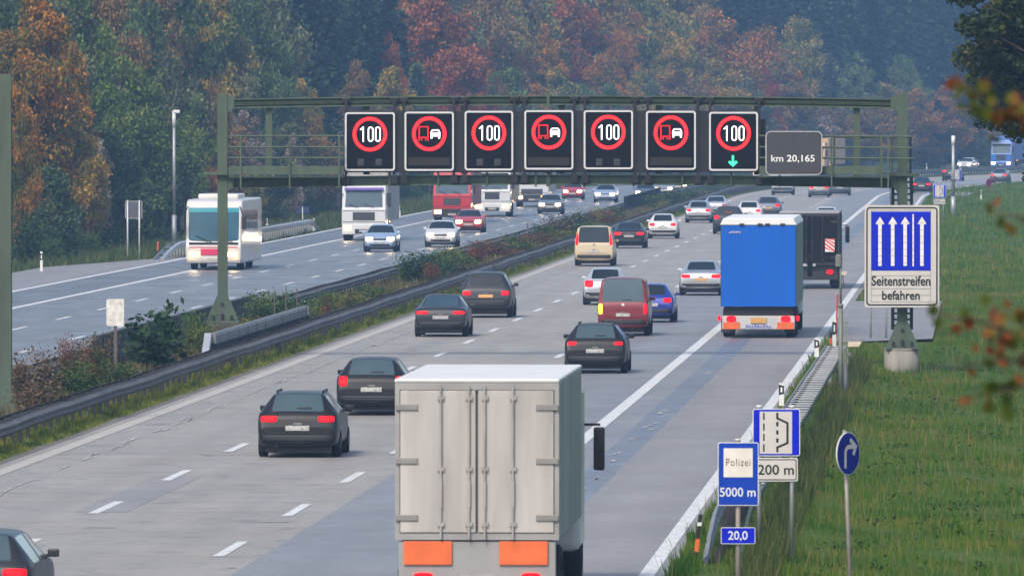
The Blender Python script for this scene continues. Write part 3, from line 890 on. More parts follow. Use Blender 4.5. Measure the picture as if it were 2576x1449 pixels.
def police_sign():
    D = 166.0; s = FP / D; cx = 1857; X = wx(cx, D)
    root = thing('police_sign', 'blue sign with Polizei on a white square and 5000 m below', 'sign', (X, D, 0))
    px = lambda x: (x - cx) / s
    pz = lambda y: wz(y, D)
    rim = MATS['pale sign rim']
    board(root, px(1806), px(1908.6), pz(1271.6), pz(1112.6), D, mat('blue police sign face', (.004, .04, .36), .45, 0, .2, .08, 2), rim, .03, .025, .012)
    mb = MB(); mb.box(px(1820.5), px(1893.8), -.008, -.0035, pz(1200), pz(1127.3)); mb.build('white_square', mat('cream sign field', (.66, .62, .56), .5), root)
    put_text('Polizei', px(1827), pz(1172), 61 / s, 19 / s, -.01, INK, root, bold=-.004, spacing=1.15)
    put_text('5000 m', px(1811), pz(1249), 90 / s, 23 / s, -.006, WHITES, root)
    zf = tz(X - refx(D), D) - .2
    mb = MB(); mb.cyl((0, .07, zf), (0, .07, pz(1108)), .039, n=12); mb.build('post', mat('brownish grey post', (.27, .24, .22), .6, .3, .4, .15, 3), root, True)
    mb = MB(); mb.cyl((0, .07, pz(1108)), (0, .07, pz(1104)), .048, n=12); mb.build('post_cap', WHITES, root, True)
    r2 = thing('kilometre_plate', 'small blue plate reading 20,0 on the police sign post', 'sign', (X, D, pz(1347)))
    w, h = 43.3 / s, 21 / s
    board(r2, -w, w, -h, h, D, BLUES, rim, .025, .02, .01)
    put_text('20,0', -25 / s, -14 / s, 49 / s, 26 / s, -.006, WHITES, r2)
police_sign()

def arrow_sign():
    D = 172.0; s = FP / D; cx, cy = 2134.5, 1140.8; X = wx(cx, D); off = X - refx(D)
    root = thing('arrow_sign', 'round dark blue sign with a bent white arrow, turned sideways on a leaning post', 'sign', (X, D, wz(cy, D)))
    yaw = math.acos(29.5 / 54.3) * .985
    R = 54.0 / s
    f = thing('arrow_disc', None, None); f.parent = root; f.rotation_euler = (0, 0, yaw)
    n = 40
    circ = lambda r: [(r * math.cos(2 * math.pi * k / n), r * math.sin(2 * math.pi * k / n)) for k in range(n)]
    mb = MB(); mb.prism(circ(R), 0, .02); mb.build('disc', MATS['pale sign rim'], f)
    mb = MB(); mb.prism(circ(R * .965), -.003, -.001); mb.build('face', BLUED, f)
    mb = MB(); t = R * .14
    pts = [(-R * .28, -R * .68), (-R * .28, R * .02)]
    for k in range(1, 8):
        a = math.pi - math.pi / 2 * k / 7; pts.append((-R * .28 + R * .34 + R * .34 * math.cos(a), R * .02 + R * .3 * math.sin(a)))
    pts.append((R * .5, R * .32)); stroke(mb, pts, R * .2, -.006)
    stroke(mb, [(R * .12, R * .66), (R * .62, R * .32), (R * .4, -R * .06)], R * .2, -.007)
    mb.build('white_arrow', SIGNW, f)
    zf = tz(off, D) - .2 - wz(cy, D)
    mb = MB(); bx_, by_ = -.075 * math.sin(yaw), .075 * math.cos(yaw)
    mb.cyl((bx_ + .12, by_, zf), (bx_, by_, R + .03), .034, n=12); mb.build('post', MATS['brownish grey post'], root, True)
arrow_sign()

def plain_signs():
    # back of a two-post sign on the left verge
    x, D = gp(336, 650); s = FP / D
    root = thing('two_post_sign', 'dark back of a small sign on two white posts before the left woods', 'sign', (x, D, 0))
    for a in (-15, 14.5):
        mb = MB(); mb.cyl((a / s, -.05, -.3), (a / s, -.05, wz(504, D)), .04, n=10); mb.build('post', mat('pale post', (.5, .5, .5), .5, .2), root, True)
    mb = MB(); mb.prism(rrect(-21 / s, 21.5 / s, wz(550, D), wz(506, D), .06), 0, .03); b = mb.build('board', mat('dark board back', (.07, .07, .09), .6), root)
    mb = MB(); stroke(mb, rrect(-20.5 / s, 21 / s, wz(549.5, D), wz(506.5, D), .06), .02, -.004, closed=True); mb.build('rim', MATS['pale post'], b)
    # weathered white board on the median
    D = 293.0; s = FP / D; x = wx(290, D)
    root = thing('median_board', 'weathered blank white board on a brown post in the median shrubs', 'sign', (x, D, 0))
    mb = MB(); mb.prism(rrect(-22.5 / s, 22 / s, wz(820, D), wz(752, D), .04), 0, .025); mb.build('board', mat('stained white board', (.58, .56, .52), .7, 0, .3, .28, 5), root)
    mb = MB(); mb.box(-.045, .045, .03, .1, -.3, wz(760, D)); mb.build('post', mat('rusty brown post', (.11, .085, .075), .8, .2), root)
    mb = MB()
    for a in (-13, 12):
        for b in (765, 805): mb.cyl((a / s, -.008, wz(b, D)), (a / s, .0, wz(b, D)), .012, n=8)
    mb.build('bolt', BLACKM, root)
    # posts of a small board hidden behind the big lane board
    D = 357.0; s = FP / D; x = wx(2210, D)
    root = thing('two_post_sign', 'thin grey posts of a board hidden behind the Seitenstreifen board', 'sign', (x, D, 0))
    for a in (-19.5, 19.5):
        mb = MB(); mb.cyl((a / s, 0, -.4), (a / s, 0, 2.4), .038, n=10); mb.build('post', ZINC, root, True)
    mb = MB(); mb.prism(rrect(-.45, .45, 1.5, 2.4, .05), -.08, -.05); mb.build('board', SIGNW, root)
    # no-stopping disc far right
    for xx, yy, D, yaw, lab, rr in ((2487, 461, 880, .95, 'small round red and blue no-stopping sign by the far lay-by', 11.5), (2503, 452, 965, 1.25, 'narrow edge-on red sign post far right beyond the no-stopping sign', 10)):
        s = FP / D; X = wx(xx, D)
        root = thing('no_stopping_sign', lab, 'sign', (X, D, wz(yy, D)))
        n = 28
        d = thing('disc_head', None, None); d.parent = root; d.rotation_euler = (0, 0, yaw)
        R = rr / s
        mb = MB(); mb.prism([(R * math.cos(2 * math.pi * k / n), R * math.sin(2 * math.pi * k / n)) for k in range(n)], 0, .02); mb.build('disc', mat('red sign rim', (.5, .02, .03), .5), d)
        mb = MB(); mb.prism([(R * .76 * math.cos(2 * math.pi * k / n), R * .76 * math.sin(2 * math.pi * k / n)) for k in range(n)], -.004, -.001); mb.build('face', BLUED, d)
        mb = MB()
        for q in (1, -1): stroke(mb, [(-R * .55, q * R * .55), (R * .55, -q * R * .55)], R * .2, -.008 - .001 * q)
        mb.build('cross', MATS['red sign rim'], d)
        mb = MB(); mb.cyl((0, .05, -wz(yy, D) - .5), (0, .05, R), .035, n=8); mb.build('post', mat('red brown post', (.14, .06, .06), .6), root)
plain_signs()

# ------------------------------------------------------------------ masts, posts and bollards
def lamp_mast(label, xb, yb, ytop, r, head, zf=0):
    x, D = gp(xb, yb, zf); s = FP / D; h = wz(ytop, D)
    root = thing('camera_mast', label, 'mast', (x, D, 0))
    mb = MB(); mb.cyl((0, 0, zf - .3), (0, 0, h * .22), r * 1.5, n=14); mb.build('base_sleeve', ZINC, root, True)
    mb = MB(); mb.cyl((0, 0, h * .22), (0, 0, h * .9), r, r * .9, n=14); mb.build('pole', ZINC, root, True)
    mb = MB(); mb.cyl((0, 0, h * .88), (0, 0, h), r * 1.12, n=14); mb.build('white_head', WHITES, root, True)
    mb = MB()
    if head > 0: mb.cbox(-.05, head, -.14, .14, h - .12, h + .06, .03)
    else: mb.cbox(0, .35, -.05, .05, h - .35, h - .22, .02)
    mb.build('camera_head', WHITES if head > 0 else BLACKM, root)
    mb = MB(); mb.cyl((0, 0, h * .41), (0, 0, h * .44), r * 1.7, n=14); mb.build('collar', ZINCD, root)
lamp_mast('tall grey mast with a short white camera head, left of the bus', 438, 615, 280, .09, .32)
lamp_mast('grey mast with a white top standing in the right meadow far behind', 2398, 540, 342, .12, -1, -.1)

def sensor_mast():
    D = 289.5; s = FP / D; x = wx(2115, D); zf = tz(x - refx(D), D)
    root = thing('sensor_mast', 'slim green-grey pole with a ribbed sensor box on top by the ladder rail', 'mast', (x, D, zf))
    h = wz(640, D) - zf; k = wz(768, D) - zf
    mb = MB(); mb.cyl((0, 0, -.3), (0, 0, k), .062, n=14); mb.build('lower_pole', mat('green grey pole', (.15, .165, .14), .6, .2), root, True)
    mb = MB(); mb.cyl((0, 0, k), (0, 0, h - .05), .032, n=12); mb.cyl((0, 0, k - .06), (0, 0, k + .04), .075, n=12); mb.build('upper_pole', MATS['green grey pole'], root, True)
    mb = MB()
    for q in range(8): mb.cyl((-.05, 0, h - .32 + q * .038), (-.05, 0, h - .295 + q * .038), .095, n=14)
    mb.cyl((-.05, 0, h - .33), (-.05, 0, h), .07, n=14); mb.build('sensor', mat('grey green sensor', (.2, .2, .17), .6), root)
    mb = MB(); mb.cbox(.02, .17, -.05, .05, wz(693, D) - zf, wz(683, D) - zf, .015); mb.build('small_camera', mat('beige box', (.45, .4, .34), .6), root)
    mb = MB(); mb.cyl((.06, 0, wz(693, D) - zf), (.08, 0, wz(720, D) - zf), .012, n=6); mb.build('cable', BLACKM, root)
    D = 287.0; s = FP / D; x = wx(2128, D)
    root = thing('cable_post', 'dark post beside the slim sensor pole with a beige arrow plate', 'post', (x, D, zf))
    h = wz(808, D) - zf
    mb = MB(); mb.cyl((0, 0, -.3), (0, 0, wz(915, D) - zf), .07, n=12); mb.build('lower_post', mat('dark grey post', (.075, .08, .085), .6, .2), root, True)
    mb = MB()
    for a in (-.05, .05): mb.box(a - .012, a + .012, -.03, .03, wz(915, D) - zf, h)
    mb.box(-.07, .07, -.04, .04, h - .03, h); mb.box(-.012, .012, .0, .02, wz(915, D) - zf, h); mb.build('upper_frame', mat('grey green sensor', (.2, .2, .17), .6), root)
    mb = MB(); mb.prism([(.06, wz(872, D) - zf), (.34, wz(872, D) - zf), (.43, wz(859, D) - zf), (.06, wz(859, D) - zf)], -.06, -.045); mb.build('arrow_plate', mat('beige plate', (.55, .46, .36), .6), root)
    mb = MB(); mb.cbox(.05, .15, -.08, .0, wz(899, D) - zf, wz(887, D) - zf, .02); mb.build('junction_box', LAMPLENS, root)
    D = 300.0; x = wx(2088, D); zf = tz(x - refx(D), D)
    root = thing('stub_post', 'short thick grey stub post in the grass beside the ladder rail', 'post', (x, D, zf))
    mb = MB(); mb.cyl((0, 0, -.2), (0, 0, wz(935, D) - zf), .075, n=14); mb.build('shaft', MATS['green grey pole'], root, True)
    mb = MB(); mb.cyl((0, 0, wz(935, D) - zf), (0, 0, wz(933, D) - zf), .08, n=14); mb.build('cap', LAMPLENS, root)
sensor_mast()

def delineator(label, xb, yb, ytop, D=None, zf=0.0, stripe=True, rail=False):
    if D is None: x, D = gp(xb, yb, zf)
    else: x = wx(xb, D); zf = wz(yb, D)
    s = FP / D; h = (yb - ytop) / s
    root = thing('delineator_post', label, 'delineator post', (x, D, zf), 0, 'white roadside delineator posts')
    w = .06
    mb = MB(); mb.prism([(-w, -.1), (w, -.1), (w, h - .05), (-w, h)], -.05, .05); mb.build('post', WHITES, root)
    t = h * (.42 if rail else .30); c = h * (.62 if rail else .72)
    mb = MB(); mb.prism([(-w - .004, c - t / 2 - .03), (w + .004, c - t / 2), (w + .004, c + t / 2), (-w - .004, c + t / 2 + .03)][:4], -.055, .055); bnd = mb.build('black_band', BLACKM, root)
    mb = MB(); mb.box(-.02, .02, -.062, -.056, c - t * .3, c + t * .3); mb.build('reflector', mat('reflector', (.75, .75, .72), .2), bnd)
delineator('white delineator post leaning at the left verge before the woods', 104, 682, 632)
delineator('white delineator post between the white truck and the red truck on the verge', 1005, 546, 517)
delineator('white delineator post behind the bent far end of the left guardrail', 789.5, 581, 549)
delineator('white delineator post above the left guardrail close to the bus', 672, 577, 549)
delineator('white delineator post on the ladder rail, nearer to the signs', 1966, 1010, 962, 262, rail=True)
delineator('white delineator post on the ladder rail, farther up towards the blue truck', 2054.5, 889, 850, 300, rail=True)
delineator('white delineator post with a red stick at the end of the ladder rail', 2099, 868, 800, 338, rail=True)
delineator('white delineator post by the far lay-by in the right meadow', 2468, 505, 478, zf=-.1)
delineator('white delineator post in the grass under the right edge of the big lane board', 2353, 812, 770, 400)
delineator('tiny white delineator post across the far bend on the opposite verge', 2331, 431, 411, 1235)

def small_posts():
    D = 340.0
    x = wx(2105, D)
    root = thing('snow_stick', 'thin red snow stick behind the delineator at the rail end', 'marker stick', (x, D, 0))
    mb = MB(); mb.cyl((-.04, 0, -.1), (.03, 0, wz(741, D)), .028, n=8); mb.build('stick', mat('red stick', (.5, .03, .03), .5), root)
    D = 337.0; x = wx(2090, D)
    root = thing('rail_end_marker', 'short black and orange marker at the far end of the ladder rail', 'marker', (x, D, 0))
    mb = MB(); mb.box(-.04, .04, -.03, .03, wz(866, D), wz(834, D)); mb.build('black_stake', BLACKM, root)
    mb = MB(); mb.box(-.042, .042, -.034, .034, wz(866, D), wz(850, D)); mb.build('orange_foot', ORANGE, root)
    D = 183.0; 
    root = thing('rail_end_marker', 'black, orange and white striped marker leaning at the near ramp of the ladder rail', 'marker', (wx(1748, D), D, wz(1420, D)))
    L = (1420 - 1290) * D / FP; dx = 15 * D / FP
    for k, (a, b, m) in enumerate(((0, .25, INK), (.25, .5, ORANGE), (.5, .75, INK), (.75, .82, WHITES), (.82, .97, INK))):
        mb = MB(); mb.box(-.035, .035, -.03, .03, a * L, b * L - .002)
        for i, v in enumerate(mb.v): mb.v[i] = (v[0] + dx * v[2] / L, v[1], v[2])
        mb.build('stripe', m, root)
    x, D = gp(397, 648)
    root = thing('marker_stake', 'thin orange-topped black stake at the near end of the left guardrail', 'marker', (x, D, 0))
    mb = MB(); mb.box(-.03, .03, -.03, .03, 0, .35); mb.build('black_stake', BLACKM, root)
    mb = MB(); mb.box(-.032, .032, -.032, .032, .352, .8); mb.build('orange_top', ORANGE, root)
    x, D = gp(58, 632)
    root = thing('cable_cabinet', 'narrow green cabinet at the edge of the left woods', 'cabinet', (x, D + 8, 0))
    mb = MB(); mb.cbox(-.22, .22, -.15, .15, -.2, 1.0, .02); mb.build('cabinet_body', mat('cabinet green', (.06, .16, .05), .5), root)
    mb = MB(); mb.cbox(-.19, .19, -.17, -.152, .0, .95, .008); mb.build('cabinet_door', MATS['cabinet green'], root)
    x, D = gp(752, 565)
    root = thing('guide_sign', 'low dark blue plate above the far part of the left guardrail', 'sign', (x, D + 12, 0))
    mb = MB(); mb.box(-.42, .42, -.02, .02, .62, 1.0); mb.build('board', mat('navy plate', (.02, .03, .08), .5), root)
    mb = MB(); mb.box(-.03, .03, -.05, -.021, -.2, 1.02); mb.build('post', WHITES, root)
    for q, (xx, yb, yt) in enumerate(((690, 775, 728), (718, 768, 719), (745, 760, 726), (657, 782, 742), (1290 + 655, 1, 1))[:4]):
        D = 345 + q * 6.0; s = FP / D
        root = thing('planting_stake', ['wooden stake, tallest of the four, in the leafy shrubs right of the gantry post', 'wooden stake second from the right in the leafy shrubs right of the gantry post', 'wooden stake rightmost in the leafy shrubs right of the gantry post', 'wooden stake closest to the gantry post in the leafy shrubs'][q], 'stake', (wx(xx, D), D, 0), 0, 'wooden stakes among the median shrubs')
        mb = MB(); mb.cyl((0, 0, -.1), (.02, 0, wz(yt, D)), .022, .018, n=7); mb.build('stake', mat('grey wood', (.11, .085, .07), .85), root)
small_posts()
# ------------------------------------------------------------------ vehicles
# body stations: (y from the middle, underside, width factor, waist, top, top width factor)
KINDS = {
 'hatch': dict(L=4.15, W=1.74, roof=(.30, -1.42), st=[(2.07, .34, .74, .52, .56, .66), (2.02, .24, .86, .66, .69, .78), (1.75, .20, .97, .78, .82, .84), (1.1, .2, 1, .90, .96, .86), (.92, .2, 1, .92, 1.0, .84), (.22, .2, 1, .94, 1.38, .66), (-.4, .2, 1, .95, 1.45, .66), (-1.25, .2, 1, .96, 1.42, .64), (-1.42, .2, 1, .96, 1.38, .63), (-1.86, .22, .98, .94, 1.02, .72), (-2.0, .25, .95, .86, .93, .76), (-2.05, .30, .92, .70, .78, .80), (-2.08, .34, .90, .62, .68, .82)], ws=(4, 5), rw=(8, 9), cab=(5, 8)),
 'estate': dict(L=4.7, W=1.80, roof=(.35, -1.9), st=[(2.35, .34, .74, .52, .56, .66), (2.29, .24, .86, .66, .69, .78), (2.0, .20, .97, .78, .82, .84), (1.25, .2, 1, .90, .96, .86), (1.05, .2, 1, .92, 1.0, .84), (.3, .2, 1, .94, 1.38, .66), (-.4, .2, 1, .95, 1.45, .66), (-1.7, .2, 1, .96, 1.43, .65), (-1.9, .2, 1, .96, 1.40, .64), (-2.2, .22, .98, .95, 1.02, .74), (-2.3, .25, .95, .86, .93, .78), (-2.34, .30, .93, .70, .78, .82), (-2.37, .34, .91, .62, .68, .84)], ws=(4, 5), rw=(8, 9), cab=(5, 8)),
 'sedan': dict(L=4.55, W=1.77, roof=(.25, -.85), st=[(2.27, .34, .74, .52, .56, .66), (2.21, .24, .86, .66, .69, .78), (1.95, .20, .97, .78, .82, .84), (1.2, .2, 1, .88, .94, .86), (1.0, .2, 1, .90, .98, .84), (.25, .2, 1, .92, 1.35, .66), (-.3, .2, 1, .93, 1.42, .66), (-.75, .2, 1, .93, 1.39, .65), (-.85, .2, 1, .93, 1.36, .64), (-1.55, .22, 1, .95, 1.04, .76), (-2.1, .25, .96, .93, 1.0, .80), (-2.22, .30, .94, .82, .9, .82), (-2.27, .34, .92, .62, .7, .84)], ws=(4, 5), rw=(8, 9), cab=(5, 8)),
 'suv': dict(L=4.6, W=1.86, roof=(.35, -1.85), st=[(2.3, .42, .78, .62, .66, .70), (2.24, .34, .88, .82, .86, .80), (2.0, .28, .97, .96, 1.0, .85), (1.2, .28, 1, 1.05, 1.1, .87), (1.0, .28, 1, 1.07, 1.15, .85), (.35, .28, 1, 1.08, 1.6, .69), (-.4, .28, 1, 1.09, 1.68, .69), (-1.65, .28, 1, 1.1, 1.66, .68), (-1.85, .28, 1, 1.1, 1.62, .67), (-2.14, .3, .98, 1.08, 1.16, .78), (-2.24, .32, .96, .96, 1.04, .82), (-2.28, .36, .94, .78, .86, .84), (-2.31, .4, .92, .66, .72, .86)], ws=(4, 5), rw=(8, 9), cab=(5, 8)),
 'van': dict(L=4.9, W=1.90, roof=(.9, -2.28), st=[(2.45, .38, .78, .62, .66, .70), (2.38, .3, .88, .84, .88, .82), (2.15, .26, .97, 1.0, 1.04, .88), (1.75, .26, 1, 1.08, 1.14, .9), (1.6, .26, 1, 1.1, 1.2, .88), (.85, .26, 1, 1.12, 1.88, .84), (.3, .26, 1, 1.12, 1.97, .85), (-2.1, .26, 1, 1.12, 1.97, .85), (-2.28, .26, 1, 1.12, 1.93, .85), (-2.38, .28, .99, 1.06, 1.14, .94), (-2.42, .3, .98, .96, 1.05, .92), (-2.44, .34, .97, .78, .86, .92), (-2.46, .36, .96, .6, .7, .93)], ws=(4, 5), rw=(8, 9), cab=(5, 8)),
}
BODY_CACHE = {}
BOX = {'van': .75, 'suv': .5, 'estate': .45}
_DUM = [bpy.data.materials.new('slot%d' % i) for i in range(4)]

def car_body(kind):
    """smooth lofted body split into paint, windscreen, rear window, side windows; plus a BVH for placing lamps"""
    if kind in BODY_CACHE: return BODY_CACHE[kind]
    K = KINDS[kind]; W = K['W'] / 2
    vs, fs, mi = [], [], []
    nP = 8
    for (y, zb, wf, zw, zt, tf) in K['st']:
        w = W * wf; wt = min(W * tf, w * .97)
        re = zt - max(.035, (zt - zw) * .16)
        R = [(0, zb), (w * .80, zb), (w * .97, zb + .11), (w, (zb + zw) / 2 + .06), (w * .975, zw), (wt, re), (wt * .88, zt - .012), (0, zt)]
        vs += [(x, y, z) for x, z in R] + [(-x, y, z) for x, z in R[1:-1]]
    n = len(K['st']); per = 2 * nP - 2
    def vi(i, k, s):            # k profile index, s side
        if k == 0: return i * per
        if k == nP - 1: return i * per + nP - 1
        return i * per + (k if s > 0 else nP + k - 1)
    for i in range(n - 1):
        for s in (1, -1):
            for k in range(nP - 1):
                a, b, c, d = vi(i, k, s), vi(i, k + 1, s), vi(i + 1, k + 1, s), vi(i + 1, k, s)
                f = (a, b, c, d) if s < 0 else (d, c, b, a)
                m = 0
                if i == K['ws'][0] and k in (5, 6): m = 1
                elif i == K['rw'][0] and k == 6: m = 2
                elif K['cab'][0] <= i < K['cab'][1] and k == 4: m = 3
                fs.append(f); mi.append(m)
    for i, fl in ((0, 1), (n - 1, -1)):
        for k in range(nP - 1):
            q = [vi(i, k, 1), vi(i, k + 1, 1), vi(i, k + 1, -1), vi(i, k, -1)]
            q = [a for j, a in enumerate(q) if a not in q[:j]]
            fs.append(tuple(q if fl > 0 else reversed(q))); mi.append(0)
    me = bpy.data.meshes.new('b'); me.from_pydata(vs, [], fs)
    for d in _DUM: me.materials.append(d)
    me.polygons.foreach_set('material_index', mi); me.update()
    bm = bmesh.new(); bm.from_mesh(me); bmesh.ops.recalc_face_normals(bm, faces=bm.faces[:]); bm.verts.index_update()
    cl = bm.edges.layers.float.get('crease_edge') or bm.edges.layers.float.new('crease_edge')
    for e in bm.edges:
        if len(e.link_faces) == 2 and e.link_faces[0].material_index != e.link_faces[1].material_index: e[cl] = .6
    nb_ = n * per
    for e in bm.edges:
        a, b = e.verts[0].index, e.verts[1].index
        ka, kb = a % per, b % per
        if ka == kb and ka in (4, 5, nP + 3, nP + 4): e[cl] = max(e[cl], BOX.get(kind, .35))
        if a // per == b // per and a // per in (0, n - 1, 8, 9): e[cl] = max(e[cl], .45)
        if ka == kb and ka in (2, nP + 1): e[cl] = max(e[cl], .3)
    bm.to_mesh(me); bm.free()
    ob = bpy.data.objects.new('b', me); COL.objects.link(ob)
    sb = ob.modifiers.new('s', 'SUBSURF'); sb.levels = 2; sb.render_levels = 2
    dg = bpy.context.evaluated_depsgraph_get()
    ev = ob.evaluated_get(dg).to_mesh()
    P = [v.co.copy() for v in ev.vertices]
    polys = [(tuple(p.vertices), p.material_index) for p in ev.polygons]
    bvh = BVHTree.FromPolygons(P, [p[0] for p in polys])
    parts = []
    for m in range(4):
        sel = [p[0] for p in polys if p[1] == m]
        if m == 3:          # cut the side glazing where the door pillars stand
            keep, back = [], []
            ys = K['st'][5][0], K['st'][8][0]
            for f in sel:
                yc = sum(P[i].y for i in f) / len(f)
                t = (yc - ys[0]) / (ys[1] - ys[0])
                (back if min(abs(t - .45), abs(t - .98)) < .045 else keep).append(f)
            parts[0] = (parts[0][0] + back)if False else parts[0]
            sel = keep; extra = back
        parts.append(sel)
    parts[0] = parts[0] + extra
    meshes = []
    sides = {}
    for f in parts[3]:
        c = sum((P[i] for i in f), Vector()) / len(f)
        sides.setdefault((c.x > 0, (c.y - ys[0]) / (ys[1] - ys[0]) > .45), []).append(f)
    for nm, sel in list(zip(('body', 'windscreen', 'rear_window'), parts)) + [('side_window', q) for q in sides.values()]:
        idx = sorted({i for f in sel for i in f}); mp = {a: b for b, a in enumerate(idx)}
        q = bpy.data.meshes.new(nm); q.from_pydata([P[i][:] for i in idx], [], [[mp[i] for i in f] for f in sel])
        q.polygons.foreach_set('use_smooth', [True] * len(q.polygons)); q.update()
        meshes.append(q)
    bpy.data.objects.remove(ob); bpy.data.meshes.remove(me)
    BODY_CACHE[kind] = (meshes, bvh)
    return BODY_CACHE[kind]

def patch(bvh, x0, x1, z0, z1, d, off=.012, nx=5, nz=4, round_=.0):
    """sheet laid over the front (d=-1, seen along -y) or rear (d=+1) of the body"""
    mb = MB(); vs = []; ok = True
    us = [0] + [i / nx for i in range(nx + 1)] + [1]; vv_ = [0] + [j / nz for j in range(nz + 1)] + [1]
    nx += 2; nz += 2
    for j in range(nz + 1):
        for i in range(nx + 1):
            u, v = us[i], vv_[j]
            if round_:
                uu, vv = 2 * u - 1, 2 * v - 1
                k = 1 - round_ * (uu * uu * vv * vv)
                u, v = .5 + uu * k / 2, .5 + vv * k / 2
            x, z = x0 + (x1 - x0) * u, z0 + (z1 - z0) * v
            hit = bvh.ray_cast(Vector((x, -9 * d, z)), Vector((0, d, 0)))
            if hit[0] is None:
                hit = bvh.find_nearest(Vector((x, -2.1 * d, z)))
                x = max(min(x, abs(hit[0].x)), -abs(hit[0].x))
            y = hit[0].y - d * off
            edge = i in (0, nx) or j in (0, nz)
            vs.append((x, y + (d * (off + .02) if edge else 0), z))
    fs = [(j * (nx + 1) + i, j * (nx + 1) + i + 1, (j + 1) * (nx + 1) + i + 1, (j + 1) * (nx + 1) + i) for j in range(nz) for i in range(nx)]
    if d < 0: fs = [tuple(reversed(f)) for f in fs]
    mb.add(vs, fs)
    return mb

def use_mesh(me, name, m, parent):
    q = me.copy(); q.name = name; q.materials.clear(); q.materials.append(m)
    return link(bpy.data.objects.new(name, q), parent)

WHEEL_CACHE = {}
def wheel(parent, x, y, r=.31, w=.2):
    """tyre with an alloy rim as its sub-part"""
    key = (r, w)
    if key not in WHEEL_CACHE:
        mb = MB(); n = 28
        prof = [(-w / 2, r * .62), (-w / 2, r * .9), (-w * .36, r), (w * .36, r), (w / 2, r * .9), (w / 2, r * .62)]
        vs = [(a, b * math.cos(2 * math.pi * k / n), b * math.sin(2 * math.pi * k / n)) for k in range(n) for a, b in prof]
        fs = [(k * 6 + j, k * 6 + j + 1, ((k + 1) % n) * 6 + j + 1, ((k + 1) % n) * 6 + j) for k in range(n) for j in range(5)]
        mb.add(vs, fs)
        t = mb.build('wheel', RUBBER, None, True); COL.objects.unlink(t)
        mb = MB(); mb.cyl((-w * .42, 0, 0), (w * .42, 0, 0), r * .62, n=20)
        for k in range(5):
            a = 2 * math.pi * k / 5
            for sx in (-1, 1): mb.box(sx * w * .43 - .005, sx * w * .43 + .005, -.03 + math.cos(a) * r * .32, .03 + math.cos(a) * r * .32, -.05 + math.sin(a) * r * .32, .05 + math.sin(a) * r * .32)
        q = mb.build('rim', RIM, None); COL.objects.unlink(q)
        WHEEL_CACHE[key] = (t.data, q.data)
    a, b = WHEEL_CACHE[key]
    t = link(bpy.data.objects.new('wheel', a), parent); t.location = (x, y, r)
    link(bpy.data.objects.new('rim', b), t)
    return t

